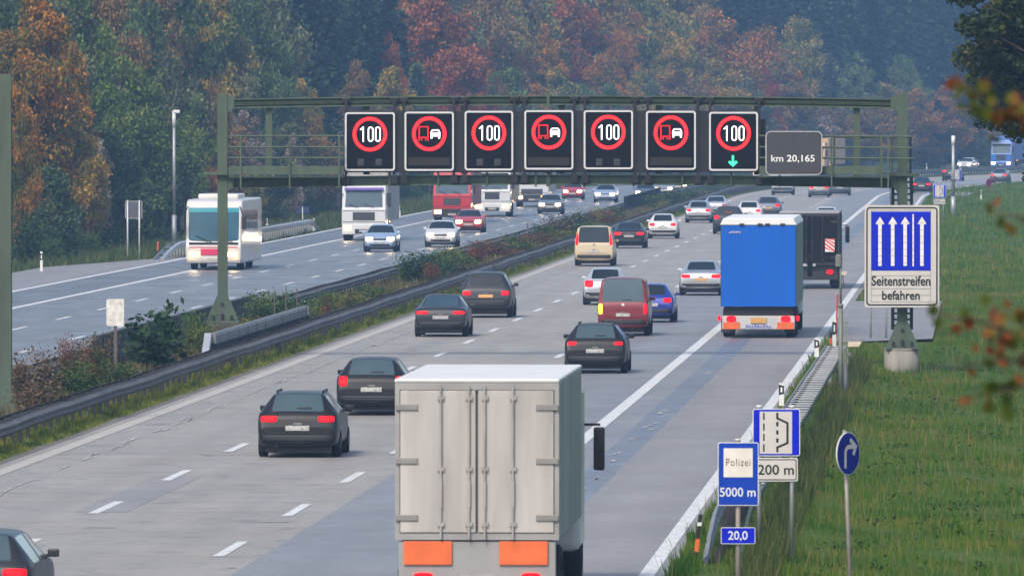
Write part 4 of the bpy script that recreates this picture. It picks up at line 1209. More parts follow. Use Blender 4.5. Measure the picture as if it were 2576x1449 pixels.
def car(kind, name, label, cat, X, D, color, dirn=1, roof=None, lamps=True, group=None, tail=None, rails=False, glass=None, lower=None, plate=None, brake3=False, indicator=False, scale=1.0, sx_=1.0):
    """dirn 1: drives away (its tail faces the viewer), -1: comes towards the viewer"""
    K = KINDS[kind]; (mb_, bvh) = car_body(kind); W = K['W'] / 2; L = K['L'] / 2
    h = heading(D)
    root = thing(name, label, cat, (X, D, 0), -h if dirn > 0 else math.pi - h, group)
    root.scale = (scale * sx_, scale, scale)
    g = glass or GLASS
    body = use_mesh(mb_[0], 'body', color, root)
    use_mesh(mb_[1], 'windscreen', g, root); use_mesh(mb_[2], 'rear_window', g, root)
    for q in mb_[3:]: use_mesh(q, 'side_window', g, root)
    r = .30 if kind in ('hatch', 'sedan', 'estate') else .345
    for sx in (-1, 1):
        for y in (L * .62, -L * .60): wheel(root, sx * (W - .095), y, r)
    zsc = {'hatch': 0, 'estate': 0, 'sedan': .0, 'suv': .14, 'van': .06}[kind]
    # rear end (rays run along +y from behind)
    tl = tail or {'hatch': (.52, .87, .74, .90), 'estate': (.55, .88, .76, .92), 'sedan': (.48, .89, .72, .86), 'suv': (.60, .91, .9, 1.1), 'van': (.80, .95, .74, 1.08)}[kind]
    lit = TAIL if (lamps and dirn > 0) else TAILDIM
    for sx in (-1, 1):
        a, b = sorted((sx * W * tl[0], sx * W * tl[1]))
        m = AMBER if (indicator and sx < 0) else lit
        patch(bvh, a, b, tl[2], tl[3], 1, .016, round_=.12).build('tail_light', m, root, True)
    patch(bvh, -.26, .26, .60 + zsc, .71 + zsc, 1, .01, 4, 2).build('number_plate', plate or PLATE, root)
    patch(bvh, -W * .86, W * .86, .36 + zsc * .5, .50 + zsc, 1, .012, 8, 3).build('rear_bumper', lower or BLACKM, root, True)
    zt_ = .56 + zsc
    patch(bvh, -W * .74, W * .74, zt_, zt_ + .014, 1, .004, 10, 1).build('tailgate_seam', BLACKM, root)
    patch(bvh, -.09, .09, .735 + zsc, .77 + zsc, 1, .012, 3, 1).build('handle', LAMPLENS, root)
    if kind != 'sedan':
        mb = patch(bvh, -.02, .30, K['st'][9][4] + .06, K['st'][9][4] + .085, 1, .02, 4, 1); mb.build('rear_wiper', BLACKM, root)
    if kind == 'van' and dirn > 0:
        patch(bvh, -.06, .06, 1.0, 1.1, 1, .012, 3, 3, round_=.4).build('badge', LAMPLENS if not brake3 else ZINC, root)
    if brake3:
        mb = MB(); mb.box(-.16, .16, -L + .25, -L + .28, K['st'][8][4] - .36, K['st'][8][4] - .31); mb.build('brake_light', TAIL, root)
    # front end
    for sx in (-1, 1):
        a, b = sorted((sx * W * .40, sx * W * .88)); on = lamps and dirn < 0
        hl = patch(bvh, a, b, .55 + zsc, .78 + zsc, -1, .016, round_=.12).build('headlight', HALO if on else LAMPLENS, root, True)
        if on: patch(bvh, a + .05, b - .05, .585 + zsc, .745 + zsc, -1, .03, round_=.15).build('bulb', HEAD, hl, True)
    patch(bvh, -W * .42, W * .42, .60 + zsc, .70 + zsc, -1, .012, 6, 2).build('grille', BLACKM, root)
    patch(bvh, -W * .6, W * .6, .30 + zsc, .42 + zsc, -1, .012, 6, 2).build('air_intake', BLACKM, root)
    patch(bvh, -.26, .26, .45 + zsc, .55 + zsc, -1, .014, 4, 2).build('number_plate', PLATE, root)
    ym = K['st'][4][0] - .3; zm = K['st'][4][3] + .08
    for sx in (-1, 1):
        mb = MB(); mb.cbox(sx * (W + .04) - .085, sx * (W + .04) + .085, ym - .05, ym + .05, zm - .05, zm + .07, .02); mb.box(sx * (W - .1) - .1, sx * (W - .1) + .1, ym - .02, ym + .02, zm - .05, zm - .01); mb.build('mirror', color, root)
    if rails:
        for sx in (-1, 1):
            x = sx * W * .56; z = min((bvh.ray_cast(Vector((x, q, 5)), Vector((0, 0, -1)))[0] or Vector((0, 0, K['st'][6][4]))).z for q in (-L * .55, -L * .2, 0)) + .045
            mb = MB(); mb.cbox(x - .02, x + .02, -L * .62, L * .05, z - .0, z + .035, .008); mb.box(x - .015, x + .015, -L * .60, -L * .57, z - .06, z); mb.box(x - .015, x + .015, -.04, .0, z - .06, z); mb.build('roof_rail', DARKST, root)
    # underbody with exhaust, hung low to deepen the shade below the car
    mb = MB(); mb.box(-W * .8, W * .8, -L * .9, L * .9, .13, K['st'][4][1] + .06); mb.cyl((-W * .5, -L * .98, .26), (-W * .5, -L * .9, .26), .03, n=8); mb.build('underbody', BLACKM, root)
    return root

PB = {k: paint(k, c, m) for k, c, m in (('black', (.012, .012, .014), .1), ('anthracite', (.035, .037, .042), .4), ('silver', (.40, .42, .45), .6), ('pale silver', (.42, .45, .50), .4),
      ('white', (.52, .53, .54), 0), ('red', (.30, .006, .008), .1), ('wine red', (.15, .006, .012), .15), ('blue', (.012, .03, .24), .2), ('pale blue', (.30, .40, .55), .3), ('slate', (.09, .11, .15), .4), ('cream', (.46, .37, .235), 0), ('navy', (.015, .03, .09), .2), ('bright red', (.40, .012, .015), 0), ('grey', (.17, .18, .19), .4))}
GLTEAL = mat('teal tinted car glass', (.02, .05, .06), .08, 0, .8, .2, 1, coat=.6)

def lane_x(D, off): return refx(D) + off
GR = 'cars driving away on the right carriageway'
GL = 'cars coming towards the viewer on the left carriageway'
CARS = [
 # kind, name, label, x, y ground pixel at the tail (or nose), paint, extras
 ('estate', 'station_wagon', 'black station wagon left of the white box truck, two red tail lights lit', 748, 1152, 'black', dict(rails=True, glass=GLTEAL, tail=(.50, .90, .79, .92))),
 ('estate', 'station_wagon', 'dark station wagon just ahead of the one left of the white box truck', 934, 1046, 'black', dict(glass=GLTEAL, tail=(.66, .90, .74, .98))),
 ('sedan', 'sedan_car', 'dark teal-windowed sedan in the left lane near the median guardrail', 1108, 848, 'anthracite', dict(glass=GLTEAL, tail=(.46, .91, .76, .86))),
 ('suv', 'compact_suv', 'grey-roofed dark car with an amber plate, ahead in the left lane', 1222, 800, 'anthracite', dict(plate=PLATEY, tail=(.60, .9, .82, .98))),
 ('estate', 'station_wagon', 'black station wagon with pale roof rails right above the white box truck', 1497, 940, 'black', dict(rails=True, glass=GLTEAL, tail=(.60, .88, .82, .92))),
 ('van', 'minivan', 'red van with a lit high brake light and an amber blinker', 1567, 846, 'wine red', dict(brake3=True, indicator=True, glass=GLTEAL, sx_=.9)),
 ('hatch', 'hatchback_car', 'silver hatchback half hidden left behind the red van', 1522, 768, 'pale silver', dict(tail=(.52, .9, .70, .96))),
 ('hatch', 'hatchback_car', 'small blue hatchback to the right ahead of the red van', 1637, 812, 'blue', dict(scale=.97)),
 ('sedan', 'sedan_car', 'silver sedan left of the blue truck', 1763, 744, 'silver', dict(plate=PLATEY)),
 ('van', 'cream_van', 'cream van with a dark rear window in the left lane by the guardrail', 1494, 670, 'cream', dict(tail=(.80, .95, 1.02, 1.62), scale=.98)),
 ('sedan', 'sedan_car', 'black sedan in front of the cream van', 1582, 625, 'black', dict()),
 ('hatch', 'hatchback_car', 'white hatchback in the left lane ahead of the black sedan', 1667, 601, 'white', dict()),
 ('hatch', 'hatchback_car', 'silver hatchback in the left lane behind a pale car near the guardrail bend', 1757, 561, 'silver', dict()),
 ('sedan', 'sedan_car', 'pale car half hidden behind a silver hatchback in the left lane', 1800, 545, 'pale silver', dict(lamps=False)),
 ('suv', 'dark_suv', 'dark reddish-windowed suv close to the left front of the blue truck', 1832, 589, 'anthracite', dict(brake3=True)),
 ('hatch', 'hatchback_car', 'dark-windowed white car peeking out over the roof of the blue truck', 1884, 562, 'white', dict()),
 ('estate', 'station_wagon', 'slate blue car with bright right tail light in front of the dark suv', 1932, 548, 'slate', dict(plate=PLATEY)),
 ('hatch', 'hatchback_car', 'white hatchback visible above the roof of the black truck', 2078, 580, 'white', dict(lamps=False)),
 ('suv', 'compact_suv', 'pale car just under the bottom chord of the gantry, tail lamps dark', 1968, 491, 'silver', dict(lamps=False)),
 ('hatch', 'hatchback_car', 'grey hatchback with red lamps close under the gantry, left of a darker one', 2060, 497, 'grey', dict()),
 ('hatch', 'hatchback_car', 'dark hatchback half hidden beside the grey one under the gantry', 2112, 492, 'slate', dict()),
 ('sedan', 'sedan_car', 'dark car with red lamps right of the gantry right post', 2318, 487, 'black', dict()),
 ('suv', 'compact_suv', 'far dark car behind the tiny lay-by sign in the bend', 2392, 456, 'black', dict()),
 ('sedan', 'sedan_car', 'far dark car with bright red lamps beside the red no-stopping sign', 2512, 461, 'slate', dict()),
 ('estate', 'station_wagon', 'dark car cut by the lower left picture corner, right tail light lit', -72, 1584, 'anthracite', dict(glass=GLTEAL, tail=(.50, .90, .78, .90))),
]
for kind, name, label, x, y, col, ex in CARS:
    X, D = gp(x, y); L = KINDS[kind]['L'] / 2 * ex.get('scale', 1)
    h = heading(D)
    car(kind, name, label, {'van': 'van', 'suv': 'car', 'estate': 'car', 'sedan': 'car', 'hatch': 'car'}[kind], X + math.sin(h) * L, D + math.cos(h) * L, PB[col], 1, group=GR, **ex)
ONCOMING = [
 ('hatch', 'hatchback_car', 'pale blue car with bright headlights in front of the white truck on the left carriageway', 955, 634, 'pale blue', {}),
 ('hatch', 'hatchback_car', 'white car with glaring headlights half hidden by the median shrubs', 1108, 622, 'white', {}),
 ('sedan', 'sedan_car', 'red car with headlights on in front of the red truck', 1178, 586, 'bright red', {}),
 ('sedan', 'sedan_car', 'dark car with headlights on in front of the third white truck', 1383, 539, 'grey', {}),
 ('hatch', 'hatchback_car', 'small red car with headlights on, alone under the gantry middle', 1440, 503, 'bright red', {}),
 ('estate', 'station_wagon', 'blue-grey car with headlights on, under the gantry right of the small red car', 1522, 510, 'pale blue', {}),
 ('sedan', 'sedan_car', 'dark car with headlights on at the inner lane, under the fifth display', 1622, 506, 'slate', {}),
 ('hatch', 'hatchback_car', 'pale car following the dark one at the inner lane under the gantry', 1668, 495, 'silver', {}),
 ('sedan', 'sedan_car', 'far grey car with headlights beside the median bushes behind the gantry', 1705, 485, 'grey', {}),
 ('estate', 'station_wagon', 'white far car in the bend to the left of the far blue truck', 2425, 428, 'white', {}),
 ('sedan', 'sedan_car', 'silver far car at the right picture edge near the far blue truck', 2545, 424, 'silver', {}),
]
for kind, name, label, x, y, col, ex in ONCOMING:
    X, D = gp(x, y); L = KINDS[kind]['L'] / 2
    h = heading(D)
    car(kind, name, label, 'car', X + math.sin(h) * L, D + math.cos(h) * L, PB[col], -1, group=GL, **ex)

# ------------------------------------------------------------------ trucks seen from behind
def rear_truck(name, label, X, D, W, z0, z1, L, side, doors, roof, style):
    """box truck or semi-trailer; its tail is at the local origin, it drives towards +y"""
    root = thing(name, label, 'truck', (X, D, 0), -heading(D))
    w = W / 2
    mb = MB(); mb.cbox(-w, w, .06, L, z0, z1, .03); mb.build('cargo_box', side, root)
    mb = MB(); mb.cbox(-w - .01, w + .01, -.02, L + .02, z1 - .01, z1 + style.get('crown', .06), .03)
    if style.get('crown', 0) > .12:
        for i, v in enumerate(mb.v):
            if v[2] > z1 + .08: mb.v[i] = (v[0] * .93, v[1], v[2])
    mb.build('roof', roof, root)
    fr = style.get('frame', ZINCD)
    mb = MB(); mb.box(-w, -w + .07, -.01, .06, z0, z1 - .01); mb.box(w - .07, w, -.01, .06, z0, z1 - .01); mb.box(-w + .07, w - .07, -.01, .06, z1 - .12, z1 - .01); mb.box(-w + .07, w - .07, -.01, .06, z0, z0 + .1); mb.build('door_frame', fr, root)
    if style.get('curtain'):
        mb = MB(); nx, nz = 26, 10; vs = []
        for j in range(nz + 1):
            for i in range(nx + 1):
                x = -w + .02 + (W - .04) * i / nx; z = z0 + .0 + (z1 - z0 - .02) * j / nz
                vs.append((x, -.045 + .004 * math.sin(i * 1.7 + j * .2) + .012 * math.sin(j * .5 + i * .25), z))
        mb.add(vs, [(j * (nx + 1) + i, j * (nx + 1) + i + 1, (j + 1) * (nx + 1) + i + 1, (j + 1) * (nx + 1) + i) for j in range(nz) for i in range(nx)])
        cu = mb.build('rear_curtain', doors, root, True)
        mb = MB()
        for q in (-.55, .05, .3, .8): mb.box(q - .08, q + .08, -.08, -.03, z1 - .03, z1 + .05)
        mb.build('roof_latch', DARKST, root)
        mb = MB()
        for i in range(7): stroke(mb, [(-w + .28 + i * .055, z1 - .28 + .02 * (i % 2)), (-w + .34 + i * .055, z1 - .22 + .015 * (i % 3))], .02, -.085)
        mb.build('pale_scrawl', SIGNW, cu)
    else:
        for sx in (-1, 1):
            a, b = sorted((sx * .02, sx * (w - .08)))
            mb = MB(); mb.cbox(a, b, -.03, .03, z0 + .11, z1 - .13, .012); d = mb.build('door', doors, root)
            for f in (.14, .5, .84):
                zz = z0 + (z1 - z0) * f
                mb = MB(); mb.cbox(sx * (w - .18) - .17, sx * (w - .18) + .17, -.055, -.03, zz - .045, zz + .045, .008); mb.build('hinge', style.get('hw', ZINCD), d)
            for q in (.12, .55):
                mb = MB(); mb.cyl((sx * q, -.06, z0 + .02), (sx * q, -.06, z1 - .06), .018, n=8)
                for f in (.1, .45, .9): mb.box(sx * q - .05, sx * q + .05, -.07, -.03, z0 + (z1 - z0) * f - .03, z0 + (z1 - z0) * f + .03)
                mb.box(sx * q - .02, sx * q + .26 * (1 if sx < 0 else -1) if False else sx * q + .02, -.08, -.05, z0 + .5, z0 + .9)
                mb.build('lock_bar', style.get('bars', ZINC), d)
    # under-run bumper with lamps
    bz0, bz1 = style.get('bumper', (.38, .72))
    mb = MB(); mb.cbox(-w + .05, w - .05, .02, .16, bz0, bz1, .02); bp = mb.build('bumper', style.get('bmat', ZINC), root)
    for a, b, c, d, m in style.get('panels', ()):
        mb = MB(); mb.cbox(a, b, -.02, .015, c, d, .008); mb.build('warning_panel', m, bp)
    for sx in (-1, 1):
        tx, tw, t0, t1 = style.get('tail', (w - .42, .2, .52, .66))
        mb = MB(); n = 14
        mb.prism([(sx * tx + tw / 2 * math.copysign(abs(math.cos(a)) ** .6, math.cos(a)), (t0 + t1) / 2 + (t1 - t0) / 2 * math.copysign(abs(math.sin(a)) ** .6, math.sin(a))) for a in [2 * math.pi * k / n for k in range(n)]], -.03, .02)
        if style.get('lit', 'both') == 'both' or sx > 0: mb.build('tail_light', TAIL, bp)
        if style.get('outer'):
            mb = MB(); mb.cbox(sx * (w + .05) - .05, sx * (w + .05) + .05, -.02, .1, .58, .74, .02); mb.build('marker_light', TAIL, root)
    mb = MB(); mb.box(-.26, .26, -.025, .015, bz0 + .12, bz0 + .24) if not style.get('plate') else mb.box(-.26, .26, -.025, .015, *style['plate']); mb.build('number_plate', style.get('pmat', PLATE), root)
    mb = MB(); mb.box(-.45, .45, .2, L - .1, .62, z0 - .01); mb.box(-w + .1, w - .1, .16, .26, .74, z0 - .01); mb.build('chassis', BLACKM, root)
    for y in style.get('axles', (1.6,)):
        for sx in (-1, 1):
            wheel(root, sx * (w - .2), y, .49, .34)
    for sx in (-1, 1):
        mb = MB(); mb.box(sx * (w - .2) - .22, sx * (w - .2) + .22, style.get('axles', (1.6,))[0] - .75, style.get('axles', (1.6,))[0] - .72, .16, .62); mb.build('mudflap', BLACKM, root)
    # cab
    c0 = L + .5
    mb = MB(); mb.cbox(-w + .04, w - .04, c0, c0 + 2.0, .55, min(z1 - .2, 3.2), .12); mb.build('cab', style.get('cab', PB['white']), root)
    for sx in (-1, 1):
        wheel(root, sx * (w - .2), c0 + 1.1, .49, .30)
        mb = MB(); mb.cbox(sx * (w + .2) - .09, sx * (w + .2) + .09, c0 + 1.75, c0 + 1.9, 1.8, 2.5, .03); mb.box(sx * w - .04, sx * (w + .2) + .02, c0 + 1.8, c0 + 1.84, 2.52, 2.56); mb.build('mirror', BLACKM, root)
    return root

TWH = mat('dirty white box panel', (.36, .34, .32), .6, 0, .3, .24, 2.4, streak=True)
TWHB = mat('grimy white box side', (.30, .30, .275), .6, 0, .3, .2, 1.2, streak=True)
TGR = mat('grey truck frame', (.27, .265, .26), .55, .1, .4, .15, 1.2)
X, D = gp(1200, 1543)
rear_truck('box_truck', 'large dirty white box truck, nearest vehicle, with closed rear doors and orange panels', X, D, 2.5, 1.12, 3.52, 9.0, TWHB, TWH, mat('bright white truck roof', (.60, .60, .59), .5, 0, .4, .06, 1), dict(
    frame=TGR, bars=mat('pale worn lock bar', (.30, .29, .275), .55, .1, .3, .2, 3), hw=mat('dull hinge steel', (.21, .205, .195), .6, .2), panels=((-1.12, -.38, .74, 1.1, ORANGE), (.34, 1.08, .74, 1.1, ORANGE)), bumper=(.42, 1.1), bmat=TGR, tail=(.82, .3, .48, .62), axles=(1.9,), crown=.05, plate=(.46, .58)))
X, D = gp(1908, 851)
BLT = mat('bright blue truck tarpaulin', (.001, .092, .44), .5, 0, .25, .12, .7, streak=True)
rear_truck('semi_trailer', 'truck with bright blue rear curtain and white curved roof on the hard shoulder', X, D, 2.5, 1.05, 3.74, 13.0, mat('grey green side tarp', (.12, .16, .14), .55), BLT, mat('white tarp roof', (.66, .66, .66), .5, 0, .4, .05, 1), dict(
    frame=DARKST, curtain=True, crown=.22, bumper=(.3, .74), bmat=mat('pale bumper bar', (.42, .42, .42), .5), panels=((-1.17, -.62, .3, .53, ORANGE), (.62, 1.17, .3, .53, ORANGE)), tail=(.90, .32, .54, .74), outer=True, plate=(.5, .68), pmat=PLATEY, axles=(2.4, 3.7, 5.0)))
X, D = gp(2036, 727)
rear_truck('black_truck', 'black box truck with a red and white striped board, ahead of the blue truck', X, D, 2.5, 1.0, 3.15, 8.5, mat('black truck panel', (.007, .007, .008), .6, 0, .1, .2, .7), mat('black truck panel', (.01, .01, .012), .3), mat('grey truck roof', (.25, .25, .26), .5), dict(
    frame=BLACKM, bars=BLACKM, hw=BLACKM, bmat=BLACKM, tail=(.86, .26, .62, .80), axles=(1.8, ), cab=PB['black'], crown=.08, lit='both', plate=(.95, 1.06)))
# faded blue writing, illegible, on the pale bumper of the blue truck
bt = [o for o in COL.objects if o.name.startswith('semi_trailer') and o.parent is None][0]
mb = MB()
for k in range(9): stroke(mb, [(-.42 + k * .095, .33 + .03 * (k % 2)), (-.38 + k * .095, .45 - .02 * (k % 3)), (-.35 + k * .095, .35)], .018, -.004)
mb.build('blue_scrawl', BLUES, [c for c in bt.children if c.name.startswith('bumper')][0])
# striped board on its right door
def striped(X, D):
    root = [o for o in COL.objects if o.name.startswith('black_truck') and o.parent is None][0]
    cx, z0, s = .86, 1.55, .42
    mb = MB(); mb.box(cx - .2, cx + .2, -.1, -.065, z0, z0 + .55); b = mb.build('striped_board', WHITES, root)
    mb = MB()
    for k in range(-1, 4):
        p = [(cx - .2, z0 + .16 * k + .3), (cx - .2, z0 + .16 * k + .38), (cx + .2, z0 + .16 * k + .08), (cx + .2, z0 + .16 * k)]
        p = [(x, min(z0 + .55, max(z0, z))) for x, z in p]
        mb.add([(x, -.104, z) for x, z in p], [(0, 3, 2, 1)])
    mb.build('red_stripe', mat('red stripe sheeting', (.55, .03, .03), .5), b)
striped(X, D)

# ------------------------------------------------------------------ trucks and bus seen from the front
def front_truck(name, label, X, D, cab, box, glass=GLASS, visor=BLACKM, grille=(.55, 1.1, 1.75), top=3.55, bw=2.5, boxtop=3.9, L=14, dark_low=False):
    root = thing(name, label, 'truck', (X, D, 0), math.pi - heading(D))
    w = 1.24
    # cab shell with sloping windscreen: profile in y, z swept across x
    prof = [(0, .35), (0, 1.75), (-.12, 1.82), (-.38, 2.85), (-.55, top - .12), (-.9, top), (-2.1, top), (-2.1, .55), (-.9, .35)]
    mb = MB()
    n = len(prof); vs = [(-w, y, z) for y, z in prof] + [(w, y, z) for y, z in prof]
    mb.add(vs, [tuple(range(n)), tuple(range(2 * n - 1, n - 1, -1))] + [(k, n + k, n + (k + 1) % n, (k + 1) % n) for k in range(n)])
    bm = bmesh.new(); me = bpy.data.meshes.new('c'); me.from_pydata(mb.v, [], mb.f); bm.from_mesh(me); bmesh.ops.recalc_face_normals(bm, faces=bm.faces[:])
    bmesh.ops.bevel(bm, geom=bm.edges[:], offset=.055, segments=2, profile=.5, affect='EDGES'); bm.to_mesh(me); bm.free()
    me.materials.append(cab); me.name = 'cab'; link(bpy.data.objects.new('cab', me), root)
    mb = MB(); mb.add([(-1.06, -.125, 1.9), (1.06, -.125, 1.9), (1.02, -.355, 2.82), (-1.02, -.355, 2.82)], [(0, 1, 2, 3)])
    mb.add([(-1.06, -.20, 1.9), (1.06, -.2, 1.9), (1.02, -.42, 2.82), (-1.02, -.42, 2.82)], [(3, 2, 1, 0)]); 
    for q in (0, 1): pass
    o = mb.build('windscreen', glass, root); o.location.y = .012
    mb = MB(); mb.cbox(-1.1, 1.1, -.36, -.16, 2.84, 3.0, .03); mb.build('sun_visor', visor, root)
    gw, g0, g1 = grille
    mb = MB(); mb.cbox(-gw, gw, -.05, .025, g0, g1, .015); gr = mb.build('grille', BLACKM, root)
    mb = MB()
    for k in range(4):
        z = g0 + (g1 - g0) * (k + .5) / 4; mb.box(-gw + .04, gw - .04, .026, .036, z - .018, z + .018)
    mb.build('grille_bar', LAMPLENS, gr)
    for z_ in (1.06, 1.70):
        mb = MB(); mb.box(-w + .05, w - .05, -.02, .006, z_ - .018, z_ + .018); mb.build('panel_seam', BLACKM, root)
    for q in (-.55, .35):
        mb = MB(); mb.cyl((q, -.08, 1.88), (q + .5, -.12, 2.06), .018, n=6); mb.build('wiper', BLACKM, root)
    mb = MB(); mb.box(-.8, -.15, -.62, -.45, 1.95, 2.55); mb.box(.2, .7, -.62, -.45, 1.95, 2.45); mb.build('seat', BLACKM, root)
    mb = MB(); mb.box(-.26, .26, .057, .064, .5, .62); mb.build('number_plate', PLATE, root)
    mb = MB(); mb.cbox(-w + .02, w - .02, -.1, .05, .36, .92, .03); bp = mb.build('bumper', BLACKM if dark_low else cab, root)
    mb = MB(); mb.cbox(-.5, .5, .03, .056, .4, .66, .008); mb.build('air_intake', BLACKM, bp)
    for sx in (-1, 1):
        a, b = sorted((sx * .68, sx * 1.16)); mb = MB(); mb.cbox(a, b, .03, .07, .58, .86, .02); hl = mb.build('headlight', HALO, bp)
        mb = MB(); mb.cbox(a + .08, b - .08, .06, .085, .64, .80, .01); mb.build('bulb', HEAD, root)
        mb = MB(); mb.cbox(sx * 1.42 - .1, sx * 1.42 + .1, -.28, -.12, 1.9, 2.7, .03); mb.box(sx * 1.2 - .05, sx * 1.42 + .02, -.24, -.2, 2.62, 2.67); mb.build('mirror', BLACKM, root)
        wheel(root, sx * 1.05, -1.3, .5, .32); wheel(root, sx * 1.05, -4.6, .5, .34)
        mb = MB(); mb.box(sx * w - .012, sx * w + .012, -1.25, -.5, 1.95, 2.75); mb.build('side_window', glass, root)
        mb = MB(); mb.box(sx * 1.27 - .02, sx * 1.27 + .02, -3.4, -3.3, 1.0, 1.1); mb.build('marker_light', MARKER, root)
    mb = MB(); mb.cbox(-bw / 2, bw / 2, -L, -2.6, 1.1, boxtop, .04); mb.build('cargo_box', box, root)
    mb = MB(); mb.box(-.45, .45, -L, -1.0, .6, 1.08); mb.build('chassis', BLACKM, root)
    return root

TEALG = mat('pale reflecting windscreen', (.05, .085, .105), .12, 0, .4, .2, 1)
def onc(x, y):
    return gp(x, y)
VIO = mat('violet sun visor', (.16, .10, .38), .5)
for nm, lb, x, y, cab, box, kw in (
    ('white_truck', 'white truck with a black grille left of the meadow strip, behind the pale blue car', 915, 606, 'white', TWH, dict(glass=TEALG, visor=VIO, grille=(.62, 1.15, 1.62))),
    ('red_truck', 'red truck cab under the second 100 display, behind the red car', 1137, 561, 'bright red', mat('faded red trailer', (.35, .10, .09), .6), dict(glass=TEALG, grille=(.55, 1.15, 1.6), dark_low=True)),
    ('white_truck', 'white truck between the red truck and the third truck, trailer coloured by headlight glow', 1238, 546, 'white', mat('tan tarp and headlight tint', (.52, .34, .16), .6), dict(glass=TEALG, grille=(.5, 1.2, 1.7))),  # yellow headlight reflection is put into this trailer's colour
    ('white_truck', 'white truck with dark grille slots, farthest of the trucks under the gantry', 1338, 521, 'white', mat('pale trailer side', (.42, .40, .36), .6), dict(grille=(.8, .95, 1.35), dark_low=True))):
    X, D = onc(x, y); front_truck(nm, lb, X, D, PB[cab], box, **kw)
X, D = wx(1924, 1102), 1102.0
front_truck('white_truck', 'pale far truck peeking out between the green-arrow display and the km board', X, D, PB['white'], TWH)
X, D = wx(2046, 1175), 1175.0
front_truck('yellow_truck', 'tan far truck peeking out right of the km board', X, D, mat('tan cab paint', (.5, .33, .14), .5), MATS['tan tarp and headlight tint'])
X, D = wx(2518, 1265), 1265.0
front_truck('blue_truck', 'far blue truck in the bend under the dark oak at the right', X, D, PB['blue'] if False else mat('paint light blue', (.03, .12, .42), .35, 0, .5, .05, 1, coat=.5), mat('blue trailer tarp', (.10, .2, .45), .6), glass=TEALG)

